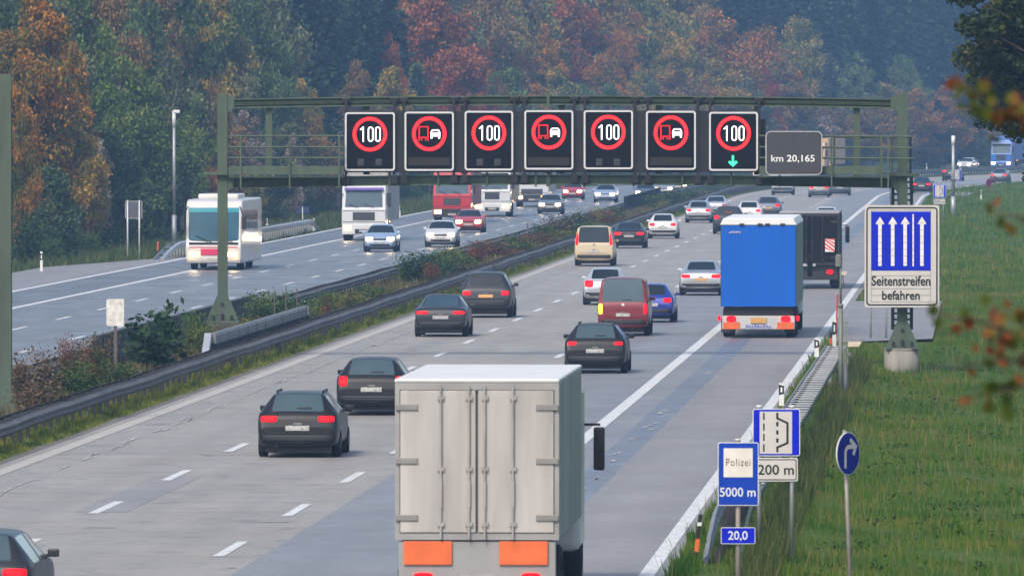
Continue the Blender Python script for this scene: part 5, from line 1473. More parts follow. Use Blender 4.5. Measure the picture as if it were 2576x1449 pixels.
def coach():
    X, D = gp(537, 680)
    root = thing('coach_bus', 'white coach with a teal windscreen passing behind the gantry left post', 'bus', (X, D, 0), math.pi - heading(D))
    w, L = 1.30, 14.0
    WB_ = mat('white coach paint', (.56, .53, .50), .3, 0, .5, .05, 1.0, coat=.6)
    prof = [(0.0, .45), (.02, 1.15), (-.10, 1.35), (-.45, 2.85), (-.75, 3.2), (-1.2, 3.28), (-L + .4, 3.28), (-L, 3.0), (-L, .5), (-L + .4, .3), (-.5, .3)]
    n = len(prof); me = bpy.data.meshes.new('body')
    vs = [(-w, y, z) for y, z in prof] + [(w, y, z) for y, z in prof]
    me.from_pydata(vs, [], [tuple(range(n)), tuple(range(2 * n - 1, n - 1, -1))] + [(k, n + k, n + (k + 1) % n, (k + 1) % n) for k in range(n)])
    bm = bmesh.new(); bm.from_mesh(me); bmesh.ops.recalc_face_normals(bm, faces=bm.faces[:])
    bmesh.ops.bevel(bm, geom=bm.edges[:], offset=.09, segments=3, profile=.5, affect='EDGES'); bm.to_mesh(me); bm.free()
    for p in me.polygons: p.use_smooth = False
    me.materials.append(WB_); link(bpy.data.objects.new('body', me), root)
    def ws(z): return -.10 - .35 * (z - 1.35) / 1.5
    mb = MB(); nx = 10
    vs = []
    for j, z in enumerate((1.36, 1.9, 2.4, 2.86)):
        for i in range(nx + 1):
            u = 2 * i / nx - 1; vs.append((u * 1.17, ws(z) + .05 - .05 * u * u, z))
    mb.add(vs, [(j * (nx + 1) + i, (j + 1) * (nx + 1) + i, (j + 1) * (nx + 1) + i + 1, j * (nx + 1) + i + 1) for j in range(3) for i in range(nx)])
    mb.build('windscreen', GLASST, root, True)
    mb = MB(); vs = []
    for z in (2.7, 2.9):
        for i in range(nx + 1):
            u = 2 * i / nx - 1; vs.append((u * 1.17, ws(z) + .06 - .05 * u * u, z))
    mb.add(vs, [(i, nx + 1 + i, nx + 2 + i, i + 1) for i in range(nx)]); mb.build('sun_strip', mat('teal sun strip', (.01, .22, .27), .3), root)
    mb = MB(); mb.cbox(-.6, .6, .0, .05, .70, 1.0, .02); mb.build('red_panel', mat('red coach panel', (.5, .02, .08), .4), root)
    mb = MB(); mb.box(-1.15, 1.15, -.02, .03, 1.2, 1.3); mb.build('dark_cowl', BLACKM, root)
    for q in (-.9, .1):
        mb = MB(); mb.cyl((q, .02, 1.3), (q + .75, -.06, 1.62), .02, n=6); mb.build('wiper', BLACKM, root)
    mb = MB(); mb.box(-1.12, 1.12, -.01, .036, 1.05, 1.09); mb.build('red_trim', MATS.get('red coach panel') or mat('red coach panel', (.5, .02, .08), .4), root)
    mb = MB(); mb.cbox(-w + .05, w - .05, -.1, .06, .34, .5, .03); mb.build('bumper', mat('grey coach bumper', (.3, .29, .28), .5), root)
    mb = MB(); mb.box(-.26, .26, .062, .068, .44, .55); mb.build('number_plate', PLATE, root)
    for sx in (-1, 1):
        a, b = sorted((sx * .62, sx * 1.14)); mb = MB(); mb.cbox(a, b, -.02, .055, .60, .86, .03); hl = mb.build('headlight', HALO, root)
        mb = MB(); mb.cbox(a + .08, b - .08, .04, .075, .66, .80, .015); mb.build('bulb', HEAD, hl)
        a, b = sorted((sx * .95, sx * 1.12)); mb = MB(); mb.cbox(a, b, -.02, .05, .52, .60, .01); mb.build('marker_light', MARKER, root)
        for k in range(6):
            y0 = -1.5 - k * 1.62
            mb = MB(); mb.box(sx * w - .012, sx * w + .012, y0 - 1.5, y0, 1.55, 2.75); mb.build('side_window', GLASS, root)
        mb = MB(); mb.cbox(sx * 1.42 - .1, sx * 1.42 + .1, .12, .26, 1.9, 2.5, .04); mb.cyl((sx * 1.2, -.4, 2.95), (sx * 1.42, .2, 2.5), .03, n=6); mb.build('mirror', BLACKM, root)
        for y in (-2.6, -8.4): wheel(root, sx * 1.08, y, .5, .3)
    mb = MB(); mb.box(w - .005, w + .01, -L + .5, -1.2, .95, 1.15); mb.build('side_stripe', mat('tan coach stripe', (.5, .36, .2), .5), root)
    mb = MB(); mb.cbox(-.95, .95, -7.5, -3.2, 3.26, 3.52, .08); mb.build('roof_unit', WB_, root)
coach()
# ------------------------------------------------------------------ vegetation
def leaf_quads(C, size, rng, up=.3, aspect=.62, jitter=.45):
    """rhombic leaves at points C, random facing: (4N, 3) verts, (N, 4) quads"""
    n = len(C)
    nr = rng.normal(size=(n, 3)); nr[:, 2] = np.abs(nr[:, 2]) + up; nr /= np.linalg.norm(nr, axis=1)[:, None]
    t = rng.normal(size=(n, 3)); t -= (t * nr).sum(1)[:, None] * nr; t /= np.linalg.norm(t, axis=1)[:, None]
    b = np.cross(nr, t)
    s = size * (1 + jitter * rng.uniform(-1, 1, n))[:, None]
    V = np.empty((n, 4, 3)); V[:, 0] = C - t * s; V[:, 1] = C + b * s * aspect; V[:, 2] = C + t * s; V[:, 3] = C - b * s * aspect
    return V.reshape(-1, 3), np.arange(4 * n).reshape(n, 4)

def broadleaf(seed, H=10.0, W=7.0, n=9000, leaf=.17, base=.12, clumps=42, spread=.22, trunk_r=.17, open_=0.0):
    """crown of separate leaf clumps on limbs; returns crown mesh, trunk mesh"""
    rng = np.random.default_rng(seed)
    cs, rs = [], []
    while len(cs) < clumps:
        d = rng.normal(size=3); d /= np.linalg.norm(d)
        r = rng.uniform(.35, 1.0) ** .6
        p = d * r
        zc = .5 + .5 * p[2]                     # 0..1 in the crown
        prof = math.sin(math.pi * min(1, max(.03, zc * .86 + .12))) ** .7
        q = np.array([p[0] * prof, p[1] * prof, zc])
        cs.append(q); rs.append(spread * rng.uniform(.65, 1.25) * (1.15 - .45 * zc))
    cs = np.array(cs); rs = np.array(rs)
    z0 = base * H
    ctr = np.stack([cs[:, 0] * W / 2 * .86, cs[:, 1] * W / 2 * .86, z0 + cs[:, 2] * (H - z0) * .95], 1)
    rad = rs * W / 2 * 1.25
    per = (rad ** 2); per = (per / per.sum() * n).astype(int) + 1
    P = []
    for c, r, k in zip(ctr, rad, per):
        d = rng.normal(size=(k, 3)); d /= np.linalg.norm(d, axis=1)[:, None]
        q = d * (rng.uniform(.15 if open_ else .4, 1.0, k) ** .5)[:, None] * r * (1 + .35 * rng.normal(size=(k, 1)) * .6)
        q[:, 2] *= .75
        P.append(c + q)
    P = np.concatenate(P); P = P[P[:, 2] > .15]
    V, F = leaf_quads(P, leaf, rng)
    crown = np_mesh('crown', V, F, bpy.data.materials[0])
    mb = MB()
    lean = rng.normal(size=2) * .2
    top = (lean[0], lean[1], H * .72)
    mb.cyl((0, 0, -.4), (lean[0] * .4, lean[1] * .4, H * .35), trunk_r, trunk_r * .7, 8); mb.cyl((lean[0] * .4, lean[1] * .4, H * .35), top, trunk_r * .7, trunk_r * .18, 7)
    for c in ctr[::2]:
        h0 = rng.uniform(.15, .6) * H * .8; h0 = min(h0, c[2] * .85)
        f = h0 / (H * .72)
        mb.cyl((lean[0] * f, lean[1] * f, h0), tuple(c), trunk_r * .3, trunk_r * .07, 5, caps=False)
    me = bpy.data.meshes.new('trunk'); me.from_pydata(mb.v, [], mb.f); me.materials.append(WOOD); me.update()
    return crown, me

def conifer(seed, H=22.0, R=3.4, n=9000, leaf=.26):
    rng = np.random.default_rng(seed)
    P = []; mb = MB(); mb.cyl((0, 0, -.5), (0, 0, H * .97), .22, .03, 8)
    z = H * .06
    while z < H * .985:
        r = R * (1 - z / H) ** .78 * rng.uniform(.82, 1.12) + .12
        nb = int(rng.integers(6, 10)); a0 = rng.uniform(0, 6.28)
        for k in range(nb):
            a = a0 + 2 * math.pi * k / nb + rng.normal() * .2; rr = r * rng.uniform(.7, 1.12)
            m = int(8 + rr * 26)
            t = rng.uniform(.08, 1, m) ** .8
            drop = .28 * rr * t ** 1.6 - .12 * rr * np.clip(t - .75, 0, 1)
            side = rng.normal(size=m) * .12 * rr * (1.1 - t)
            x = np.cos(a) * t * rr - np.sin(a) * side; y = np.sin(a) * t * rr + np.cos(a) * side
            P.append(np.stack([x, y, z - drop - np.abs(rng.normal(size=m)) * .16], 1))
            if rr > .8: mb.cyl((0, 0, z), (math.cos(a) * rr * .8, math.sin(a) * rr * .8, z - .2 * rr), .035, .01, 4, caps=False)
        z += rng.uniform(.32, .5) * (1.1 - .5 * z / H) * H / 22
    P = np.concatenate(P)
    if len(P) > n: P = P[rng.choice(len(P), n, replace=False)]
    nq = len(P)
    V, F = leaf_quads(P, leaf, rng, up=.5, aspect=.42)
    crown = np_mesh('crown', V, F, bpy.data.materials[0])
    me = bpy.data.meshes.new('trunk'); me.from_pydata(mb.v, [], mb.f); me.materials.append(WOOD); me.update()
    return crown, me

LM = {
 'orange': leafmat('orange maple leaves', [(.06, .085, .02), (.15, .12, .026), (.31, .145, .028), (.42, .19, .035)], .5),
 'ochre': leafmat('ochre leaves', [(0.073, 0.102, 0.029), (0.179, 0.162, 0.040), (0.342, 0.239, 0.048), (0.455, 0.257, 0.065)], .45),
 'green': leafmat('mid green leaves', [(0.041, 0.072, 0.026), (0.073, 0.119, 0.034), (0.119, 0.176, 0.042), (0.193, 0.234, 0.056)], .5),
 'dark': leafmat('dark green leaves', [(0.028, 0.054, 0.028), (0.046, 0.080, 0.036), (0.079, 0.115, 0.042), (0.116, 0.154, 0.050)], .5),
 'greygreen': leafmat('grey green leaves', [(0.056, 0.073, 0.042), (0.094, 0.114, 0.058), (0.140, 0.163, 0.081), (0.206, 0.211, 0.102)], .4),
 'light': leafmat('light green leaves', [(0.055, 0.094, 0.038), (0.087, 0.144, 0.059), (0.127, 0.186, 0.071), (0.190, 0.230, 0.091)], .4),
 'brown': leafmat('brown autumn leaves', [(0.088, 0.086, 0.037), (0.157, 0.122, 0.053), (0.237, 0.152, 0.063), (0.299, 0.179, 0.075)], .5),
 'rust': leafmat('rust red leaves', [(0.086, 0.100, 0.035), (0.186, 0.124, 0.040), (0.316, 0.142, 0.044), (0.416, 0.182, 0.055)], .45),
 'red': leafmat('red beech leaves', [(0.093, 0.071, 0.032), (0.186, 0.078, 0.037), (0.273, 0.086, 0.041), (0.338, 0.125, 0.053)], .4),
 'crimson': leafmat('crimson leaves', [(0.122, 0.037, 0.022), (0.216, 0.043, 0.029), (0.281, 0.066, 0.038), (0.318, 0.130, 0.050)], .5),
 'olive': leafmat('olive leaves', [(0.066, 0.089, 0.032), (0.130, 0.149, 0.043), (0.229, 0.207, 0.057), (0.370, 0.238, 0.063)], .35),
 'pale': leafmat('pale pinkish seed heads', [(0.059, 0.069, 0.045), (0.149, 0.119, 0.099), (0.297, 0.248, 0.218), (0.416, 0.356, 0.327)], .8),
 'spruce': leafmat('spruce needles', [(0.013, 0.033, 0.024), (0.021, 0.048, 0.033), (0.033, 0.066, 0.042), (0.051, 0.087, 0.051)], .3, trans=.08),
 'bluegreen': leafmat('blue green needles', [(0.032, 0.064, 0.048), (0.050, 0.090, 0.064), (0.078, 0.120, 0.083), (0.111, 0.150, 0.100)], .3, trans=.1),
}
BL = [broadleaf(100 + i, n=19000, clumps=c, spread=sp, leaf=lf) for i, (c, sp, lf) in enumerate(((46, .24, .115), (60, .2, .11), (38, .27, .12), (54, .22, .11), (70, .18, .115)))]
BIG = [broadleaf(200 + i, H=14, W=10, n=30000, clumps=c, spread=sp, leaf=.13) for i, (c, sp) in enumerate(((80, .19), (95, .17), (70, .21)))]
SMALL = [broadleaf(300 + i, H=5, W=4.2, n=9000, clumps=c, spread=.26, leaf=.09, base=.03, trunk_r=.07) for i, c in enumerate((34, 44, 28))]
CON = [conifer(400 + i, n=20000, leaf=.2) for i in range(4)]

MARKS = [(-50, 'behind the cut green post'), (70, 'right beside the cut green post'), (160, 'far left, left of the two-post sign back'), (250, 'just left of the two-post sign back'), (336, 'above the two-post sign back'), (438, 'behind the tall camera mast'), (510, 'between the camera mast and the gantry'), (575, 'behind the gantry left post'), (640, 'right of the gantry left post'), (700, 'above the left walkway railing'), (780, 'at the middle of the left walkway railing'), (850, 'at the end of the left walkway railing'), (930, 'over the leftmost 100 display'), (1005, 'over the gap after the leftmost 100 display'), (1080, 'over the second display'), (1155, 'over the gap left of the third display'), (1230, 'over the third display'), (1305, 'over the gap right of the third display'), (1380, 'over the middle display'), (1455, 'over the gap right of the middle display'), (1530, 'over the fifth display'), (1608, 'over the gap right of the fifth display'), (1688, 'over the sixth display'), (1768, 'over the gap left of the green-arrow display'), (1845, 'over the green-arrow display'), (1918, 'over the left edge of the km board'), (1995, 'over the km board'), (2070, 'over the right edge of the km board'), (2120, 'left of the last gantry strut'), (2185, 'between the last strut and the gantry right post'), (2270, 'behind the gantry right post'), (2330, 'right of the gantry right post'), (2398, 'behind the white-topped mast'), (2460, 'left of the dark oak'), (2540, 'behind the dark oak')]
WORDS_ = {'orange': 'orange-leaved maple', 'ochre': 'ochre-yellow tree', 'green': 'green broadleaf tree', 'dark': 'dark green broadleaf tree', 'greygreen': 'grey-green tree', 'light': 'light green tree', 'brown': 'brown autumn tree', 'rust': 'rust-red tree', 'red': 'red beech', 'crimson': 'crimson-leaved tree', 'olive': 'olive-yellow tree', 'pale': 'pale seed-head tree', 'spruce': 'dark spruce', 'bluegreen': 'blue-green conifer'}
USED = {}
def tree_label(kind, x, top, D, tier):
    m = min(MARKS, key=lambda q: abs(q[0] - x))[1]
    sz = {0: 'low', 1: 'mid-height', 2: 'tall', 3: 'towering'}[tier]
    base = f'{sz} {WORDS_[kind]} {m}'
    k = USED.get(base, 0); USED[base] = k + 1
    if k: base = f'{sz} {WORDS_[kind]} {m}, ' + ['set deeper', 'set deepest', 'almost hidden'][min(2, k - 1)]
    return base

def dmin(x):
    T = [(-100, 515), (0, 528), (100, 545), (300, 596), (500, 657), (700, 730), (900, 822), (1200, 1005), (1500, 1080), (1800, 1165), (2100, 1245), (2400, 1318), (2600, 1360), (2800, 1400)]
    for (a, b), (c, d) in zip(T, T[1:]):
        if x <= c: return b + (d - b) * (x - a) / (c - a)
    return T[-1][1]

NT = [0]
def tree(kind, x, top, wpx, dd, tier, proto=None, group='trees of the wood behind the motorway'):
    """a tree whose crown stands at picture column x, its top at row top, wpx wide"""
    D = dmin(x) + dd; X = wx(x, D); s = FP / D
    z = tz(X - refx(D), D); H = max(2.0, wz(top, D) - z); W = wpx / s
    con = kind in ('spruce', 'bluegreen')
    i = NT[0]; NT[0] += 1
    if proto is None:
        proto = CON[i % 4] if con else (SMALL[i % 3] if H < 7 else (BIG[i % 3] if H > 12.5 else BL[i % 5]))
    h0, w0 = (22.0, 6.8) if con else ((5, 4.2) if proto in SMALL else ((14, 10) if proto in BIG else (10, 7)))
    root = thing('spruce_tree' if con else 'broadleaf_tree', tree_label(kind, x, top, D, tier), 'tree', (X, D, z), (i * 2.399) % 6.28, group)
    sx = W / w0; sz = H / h0
    if con: sx = max(sx, .75)
    root.scale = (sx, sx, sz)
    cr = bpy.data.objects.new('crown', proto[0]); link(cr, root)
    cr.material_slots[0].link = 'OBJECT'; cr.material_slots[0].material = LM[kind]
    tk = bpy.data.objects.new('trunk', proto[1]); link(tk, root)
    return root

# front tiers, from the photograph: kind, column, top row, width, depth behind the verge, tier
FRONT = [
 ('orange', 85, -70, 330, 26, 2), ('orange', 48, 190, 120, 4, 1), ('ochre', 150, 235, 230, 12, 1), ('green', 20, 60, 200, 40, 2), ('orange', 175, 60, 190, 22, 1),
 ('green', 330, 120, 250, 10, 1), ('dark', 265, 300, 220, 4, 0), ('pale', 245, 335, 90, 0, 0), ('greygreen', 262, 20, 260, 70, 2), ('dark', 380, 250, 200, 8, 1), ('dark', 120, 400, 200, 0, 0), ('ochre', 205, 330, 170, 6, 0),
 ('greygreen', 440, 95, 220, 40, 1), ('ochre', 500, -30, 150, 80, 2), ('dark', 430, 330, 170, 3, 0), ('rust', 448, 420, 80, 0, 0), ('green', 490, 230, 160, 22, 1), ('green', 470, 300, 130, 12, 0), ('dark', 330, 400, 200, 0, 0),
 ('greygreen', 585, 40, 200, 60, 2), ('brown', 540, 190, 150, 30, 1), ('light', 685, 45, 180, 60, 2), ('ochre', 765, 170, 140, 40, 1), ('pale', 618, 255, 150, 6, 0), ('greygreen', 735, 290, 180, 12, 0), ('pale', 735, 320, 70, 2, 0), ('dark', 660, 330, 180, 4, 0), ('brown', 560, 330, 130, 3, 0), ('brown', 800, 330, 150, 6, 0),
 ('rust', 520, 380, 90, 0, 0), ('olive', 620, 400, 110, 0, 0), ('greygreen', 850, 360, 130, 2, 0),
 ('brown', 895, 120, 130, 30, 1), ('olive', 960, 250, 150, 6, 0), ('ochre', 985, 140, 160, 20, 1), ('bluegreen', 1050, 160, 150, 14, 1), ('dark', 1065, 250, 160, 4, 0), ('brown', 920, 300, 130, 2, 0),
 ('red', 1085, -70, 330, 40, 2), ('crimson', 1180, 130, 160, 12, 1), ('red', 980, 60, 130, 36, 1), ('crimson', 1130, 175, 130, 6, 1), ('light', 1040, 130, 130, 24, 1),
 ('olive', 1280, -30, 240, 60, 2), ('green', 1275, 150, 210, 10, 1), ('dark', 1300, 210, 200, 4, 0), ('orange', 1365, 40, 190, 30, 2), ('greygreen', 1220, 190, 140, 4, 0), ('brown', 1250, 170, 120, 8, 0),
 ('red', 1440, -70, 260, 50, 2), ('rust', 1525, 105, 190, 14, 1), ('olive', 1400, 160, 180, 8, 1), ('rust', 1340, 190, 130, 4, 0), ('light', 1460, 190, 150, 3, 0), ('rust', 1560, 40, 130, 34, 1),
 ('olive', 1660, -40, 260, 60, 2), ('greygreen', 1610, 150, 180, 12, 1), ('ochre', 1605, 165, 100, 4, 0), ('brown', 1700, 140, 200, 14, 1), ('light', 1530, 190, 140, 2, 0), ('ochre', 1690, 60, 180, 30, 1),
 ('rust', 1800, 0, 270, 34, 2), ('rust', 1905, 30, 250, 28, 2), ('ochre', 1800, 130, 230, 10, 1), ('brown', 1960, 120, 200, 10, 1), ('crimson', 1935, 160, 90, 2, 1), ('olive', 2010, 20, 200, 40, 2), ('greygreen', 1880, 170, 160, 4, 0), ('orange', 1770, 170, 120, 2, 0),
 ('bluegreen', 2085, 130, 150, 12, 1), ('light', 2155, 120, 170, 20, 1), ('light', 2275, 110, 150, 16, 1), ('rust', 2195, 230, 150, 6, 0), ('brown', 2090, 240, 160, 3, 0), ('pale', 2075, 290, 110, 0, 0), ('brown', 2160, 250, 150, 2, 0), ('rust', 2300, 215, 190, 4, 1), ('brown', 2235, 190, 170, 10, 1), ('rust', 2380, 200, 170, 12, 1), ('greygreen', 1990, 250, 160, 2, 0), ('dark', 2040, 300, 150, 0, 0),
 ('spruce', 2360, 250, 130, 4, 1), ('spruce', 2420, 180, 150, 6, 2), ('brown', 2460, 220, 150, 4, 1), ('brown', 2330, 330, 130, 0, 0), ('dark', 2440, 330, 140, 0, 0), ('spruce', 2530, 160, 160, 4, 2), ('dark', 2560, 300, 170, 0, 0),
]
for a in FRONT: tree(*a)
# dark spruces that close the wood behind
r_ = random.Random(21)
x = -90
while x < 2680:
    for row in (0, 1):
        D = dmin(x) + 60 + 45 * row
        k = 'spruce'
        if 1750 > x > 1000 and row == 0: k = r_.choice(('ochre', 'olive', 'brown', 'olive', 'greygreen', 'rust', 'ochre'))
        elif x < 640 and row == 0: k = r_.choice(('olive', 'greygreen', 'green', 'greygreen', 'dark', 'brown', 'light'))
        tree(k, x + r_.uniform(-14, 14) + 30 * row, -130 - r_.uniform(0, 60), 250 if k == 'spruce' else 290, 75 + 45 * row + r_.uniform(0, 15), 3)
    x += 66 if x < 900 else 58
# slender birch trunks at the wood's edge
def birch(x, yb, yt, lab):
    D = dmin(x) - 2; s = FP / D; X = wx(x, D); z = tz(X - refx(D), D)
    root = thing('birch_tree', lab, 'tree', (X, D, z), 0)
    mb = MB(); h = wz(yt, D) - z
    pts = [(0, 0, -.2), (.15, 0, h * .3), (.1, .1, h * .55), (.45, .1, h)]
    for i, (a, b) in enumerate(zip(pts, pts[1:])): mb.cyl(a, b, .11 - .03 * i, .08 - .03 * i, 7)
    mb.build('trunk', BIRCH, root, True)
    cr = bpy.data.objects.new('crown', SMALL[1][0]); link(cr, root); cr.location = (.4, 0, h * .7); cr.scale = (.5, .5, .6)
    cr.material_slots[0].link = 'OBJECT'; cr.material_slots[0].material = LM['olive']
birch(2183, 437, 330, 'thin pale-trunked birch seen through the right walkway railing')

# big dark oak at the right edge, branches reach into the frame
def oak():
    D = 296.0; X = 17.45; z = tz(X - refx(D), D)
    root = thing('oak_tree', 'big dark green oak at the right edge, much nearer than the wood', 'tree', (X, D, z))
    rng = np.random.default_rng(77)
    C, Rr = [], []
    H = 15.0
    def edge(zz):           # reach of the crown towards the road at height zz (measured from the picture)
        T = [(4.9, 1.8), (5.7, 2.8), (6.24, 3.0), (6.9, 3.6), (7.32, 5.0), (8.4, 5.6), (9.5, 5.5), (10.6, 5.8), (13, 5.0), (15.5, 1.0)]
        for (a, b), (c, d) in zip(T, T[1:]):
            if zz <= c: return b + (d - b) * (zz - a) / (c - a)
        return 1.0
    while len(C) < 300:
        zz = rng.uniform(4.9, 15.2); a = rng.uniform(0, 2 * math.pi); e = edge(zz) * rng.uniform(.35, 1.0) ** .5
        e *= 1 + .12 * math.sin(3 * a + zz)
        C.append((math.cos(a) * e * .95, math.sin(a) * e * .95, zz - z)); Rr.append(rng.uniform(.4, .85))
    P = []
    for c, r in zip(C, Rr):
        k = int(430 * r ** 2 / .4)
        d = rng.normal(size=(k, 3)); d /= np.linalg.norm(d, axis=1)[:, None]
        P.append(np.array(c) + d * (rng.uniform(.1, 1, k) ** .45)[:, None] * r * np.array([1, 1, .62]))
    P = np.concatenate(P)
    V, F = leaf_quads(P, .085, rng)
    m = leafmat('dark oak leaves', [(.012, .022, .010), (.02, .036, .012), (.036, .056, .016), (.075, .075, .022)], .6, trans=.12)
    link(bpy.data.objects.new('crown', np_mesh('crown', V, F, m)), root)
    mb = MB(); mb.cyl((0, 0, -.4), (.1, 0, 5.5), .34, .24, 10); mb.cyl((.1, 0, 5.5), (0, 0, 12.5), .24, .05, 8)
    for c in C[::2]:
        h0 = max(2.5, min(10.0, c[2] * .75)); mb.cyl((.05, 0, h0), c, .075, .015, 5, caps=False)
    mb.build('trunk', WOOD, root)
oak()

# blurred maple twigs close to the camera on the right
def near_tree():
    D = 40.0; X = 3.4
    root = thing('maple_sapling', 'nearby maple whose blurred orange and green leafy twigs hang in at the right edge', 'tree', (X, D, -.5))
    m = leafmat('turning maple leaves', [(.025, .05, .008), (.06, .09, .01), (.12, .09, .02), (.20, .06, .02), (.12, .025, .015)], 6, trans=.35)  # shade over the twigs is put into these darkened leaf colours
    mb = MB(); mb.cyl((0, 0, -.3), (-.1, 0, 5.0), .09, .06, 9); mb.cyl((-.1, 0, 5.0), (-.15, 0, 9.5), .06, .02, 8)
    tips = [((2395, 205), (2470, 245), (2600, 330)), ((2420, 260), (2480, 275), (2620, 330)), ((2490, 300), (2540, 290), (2640, 320)), ((2500, 535), (2560, 545), (2640, 560)),
            ((2345, 790), (2440, 800), (2640, 870)), ((2420, 925), (2500, 905), (2640, 900)), ((2440, 1000), (2520, 985), (2640, 950)), ((2520, 830), (2560, 850), (2640, 890)), ((2500, 780), (2550, 800), (2640, 860))]
    rng = np.random.default_rng(5)
    C, S_ = [], []
    for tp in tips:
        pts = [(wx(a, D) - X, rng.uniform(-.05, .05), wz(b, D) + .5) for a, b in tp]
        pts.append((-.1, 0, pts[-1][2] - .25))
        for i, (p, q) in enumerate(zip(pts, pts[1:])): mb.cyl(p, q, .003 + .003 * i, .006 + .004 * i, 5, caps=False)
        for (p, q) in zip(pts[:3], pts[1:3]):
            p, q = np.array(p), np.array(q); n = int(np.linalg.norm(q - p) / .03) + 1
            for t in np.linspace(0, 1, n):
                for _q in range(2):
                    if rng.uniform() < .7: C.append(p + (q - p) * t + rng.normal(size=3) * np.array([.026, .04, .032]))
    C = np.array(C)
    V, F = [], []
    lob = [(0, -1), (.35, -.55), (.95, -.5), (.55, -.05), (.9, .45), (.38, .4), (0, 1), (-.38, .4), (-.9, .45), (-.55, -.05), (-.95, -.5), (-.35, -.55)]
    for i, c in enumerate(C):
        nr = rng.normal(size=3); nr[1] -= 1.2; nr /= np.linalg.norm(nr); t = np.cross(nr, rng.normal(size=3)); t /= np.linalg.norm(t); b = np.cross(nr, t)
        s = rng.uniform(.018, .038)
        for a, q in lob: V.append(c + t * a * s + b * q * s)
        F.append(list(range(12 * i, 12 * i + 12)))
    link(bpy.data.objects.new('leaves', np_mesh('leaves', V, F, m)), root)
    mb.build('trunk', WOOD, root)
near_tree()

# ------------------------------------------------------------------ shrubs and weeds
def shrub_mesh(seed, H, W, n, leaf, stems=9, tall=False):
    rng = np.random.default_rng(seed); P = []; mb = MB()
    for k in range(stems):
        a = rng.uniform(0, 6.28); r = W / 2 * rng.uniform(.1, .8); h = H * rng.uniform(.55, 1)
        tip = (math.cos(a) * r, math.sin(a) * r, h)
        mb.cyl((math.cos(a) * r * .2, math.sin(a) * r * .2, -.1), tip, .012, .004, 4, caps=False)
        m = n // stems
        t = rng.uniform(.25 if not tall else .4, 1.02, m)
        sp = W * (.16 if not tall else .08)
        P.append(np.stack([tip[0] * (.2 + .8 * t) + rng.normal(size=m) * sp, tip[1] * (.2 + .8 * t) + rng.normal(size=m) * sp, h * t + rng.normal(size=m) * H * .05], 1))
    P = np.concatenate(P); P = P[P[:, 2] > .02]
    V, F = leaf_quads(P, leaf, rng)
    a = np_mesh('foliage', V, F, bpy.data.materials[0])
    me = bpy.data.meshes.new('stems'); me.from_pydata(mb.v, [], mb.f); me.materials.append(WOOD); me.update()
    return a, me
SHR = [shrub_mesh(500 + i, 1.5, 1.5, 1500, .045, 12) for i in range(4)]
WEED = [shrub_mesh(520 + i, 1.3, 1.15, 900, .034, 20, True) for i in range(4)]
BIGL = [shrub_mesh(540 + i, 1.8, 1.5, 300, .13, 9) for i in range(2)]
SH = {
 'sg': leafmat('shrub green', [(.02, .045, .012), (.04, .085, .018), (.065, .12, .025), (.11, .15, .035)], .9),
 'sd': leafmat('shrub dark green', [(.012, .03, .012), (.02, .048, .015), (.035, .07, .02)], .9),
 'sr': leafmat('shrub red', [(.045, .075, .02), (.07, .07, .025), (.15, .055, .035), (.23, .05, .04)], 1.2),
 'sb': leafmat('weed brown', [(.06, .055, .03), (.12, .09, .05), (.18, .125, .07), (.12, .055, .04)], 1.0),
 'sy': leafmat('shrub yellow green', [(.05, .08, .02), (.10, .13, .03), (.17, .16, .04), (.30, .24, .03)], .9),
}
SHW = {'sg': 'green shrub', 'sd': 'dark green bush', 'sr': 'red-leaved shrub', 'sb': 'brown weed clump', 'sy': 'yellow-green shrub'}
SK = [0]
def shrub(kind, x, D, wpx, top, label, protos=None, off=None, cat='shrub'):
    X = wx(x, D) if off is None else refx(D) + off
    z = tz(X - refx(D), D); s = FP / D; H = max(.3, wz(top, D) - z) if top is not None else wpx[1]
    W = wpx / s
    i = SK[0]; SK[0] += 1
    pr = (protos or (WEED if kind == 'sb' else SHR)); p = pr[i % len(pr)]
    h0, w0 = (1.3, 1.0) if pr is WEED else ((1.8, 1.5) if pr is BIGL else (1.5, 1.5))
    root = thing('shrub', label, cat, (X, D, z), (i * 1.7) % 6.28, 'shrubs and weeds on the median')
    root.scale = (W / w0, W / w0, H / h0)
    f = bpy.data.objects.new('foliage', p[0]); link(f, root); f.material_slots[0].link = 'OBJECT'; f.material_slots[0].material = SH[kind]
    link(bpy.data.objects.new('stems', p[1]), root)
def med_D(x, off):      # distance at which the median line off crosses picture column x (straight part of the road)
    return (20.8 - off) / (.0443 - (x - 1288) / FP)
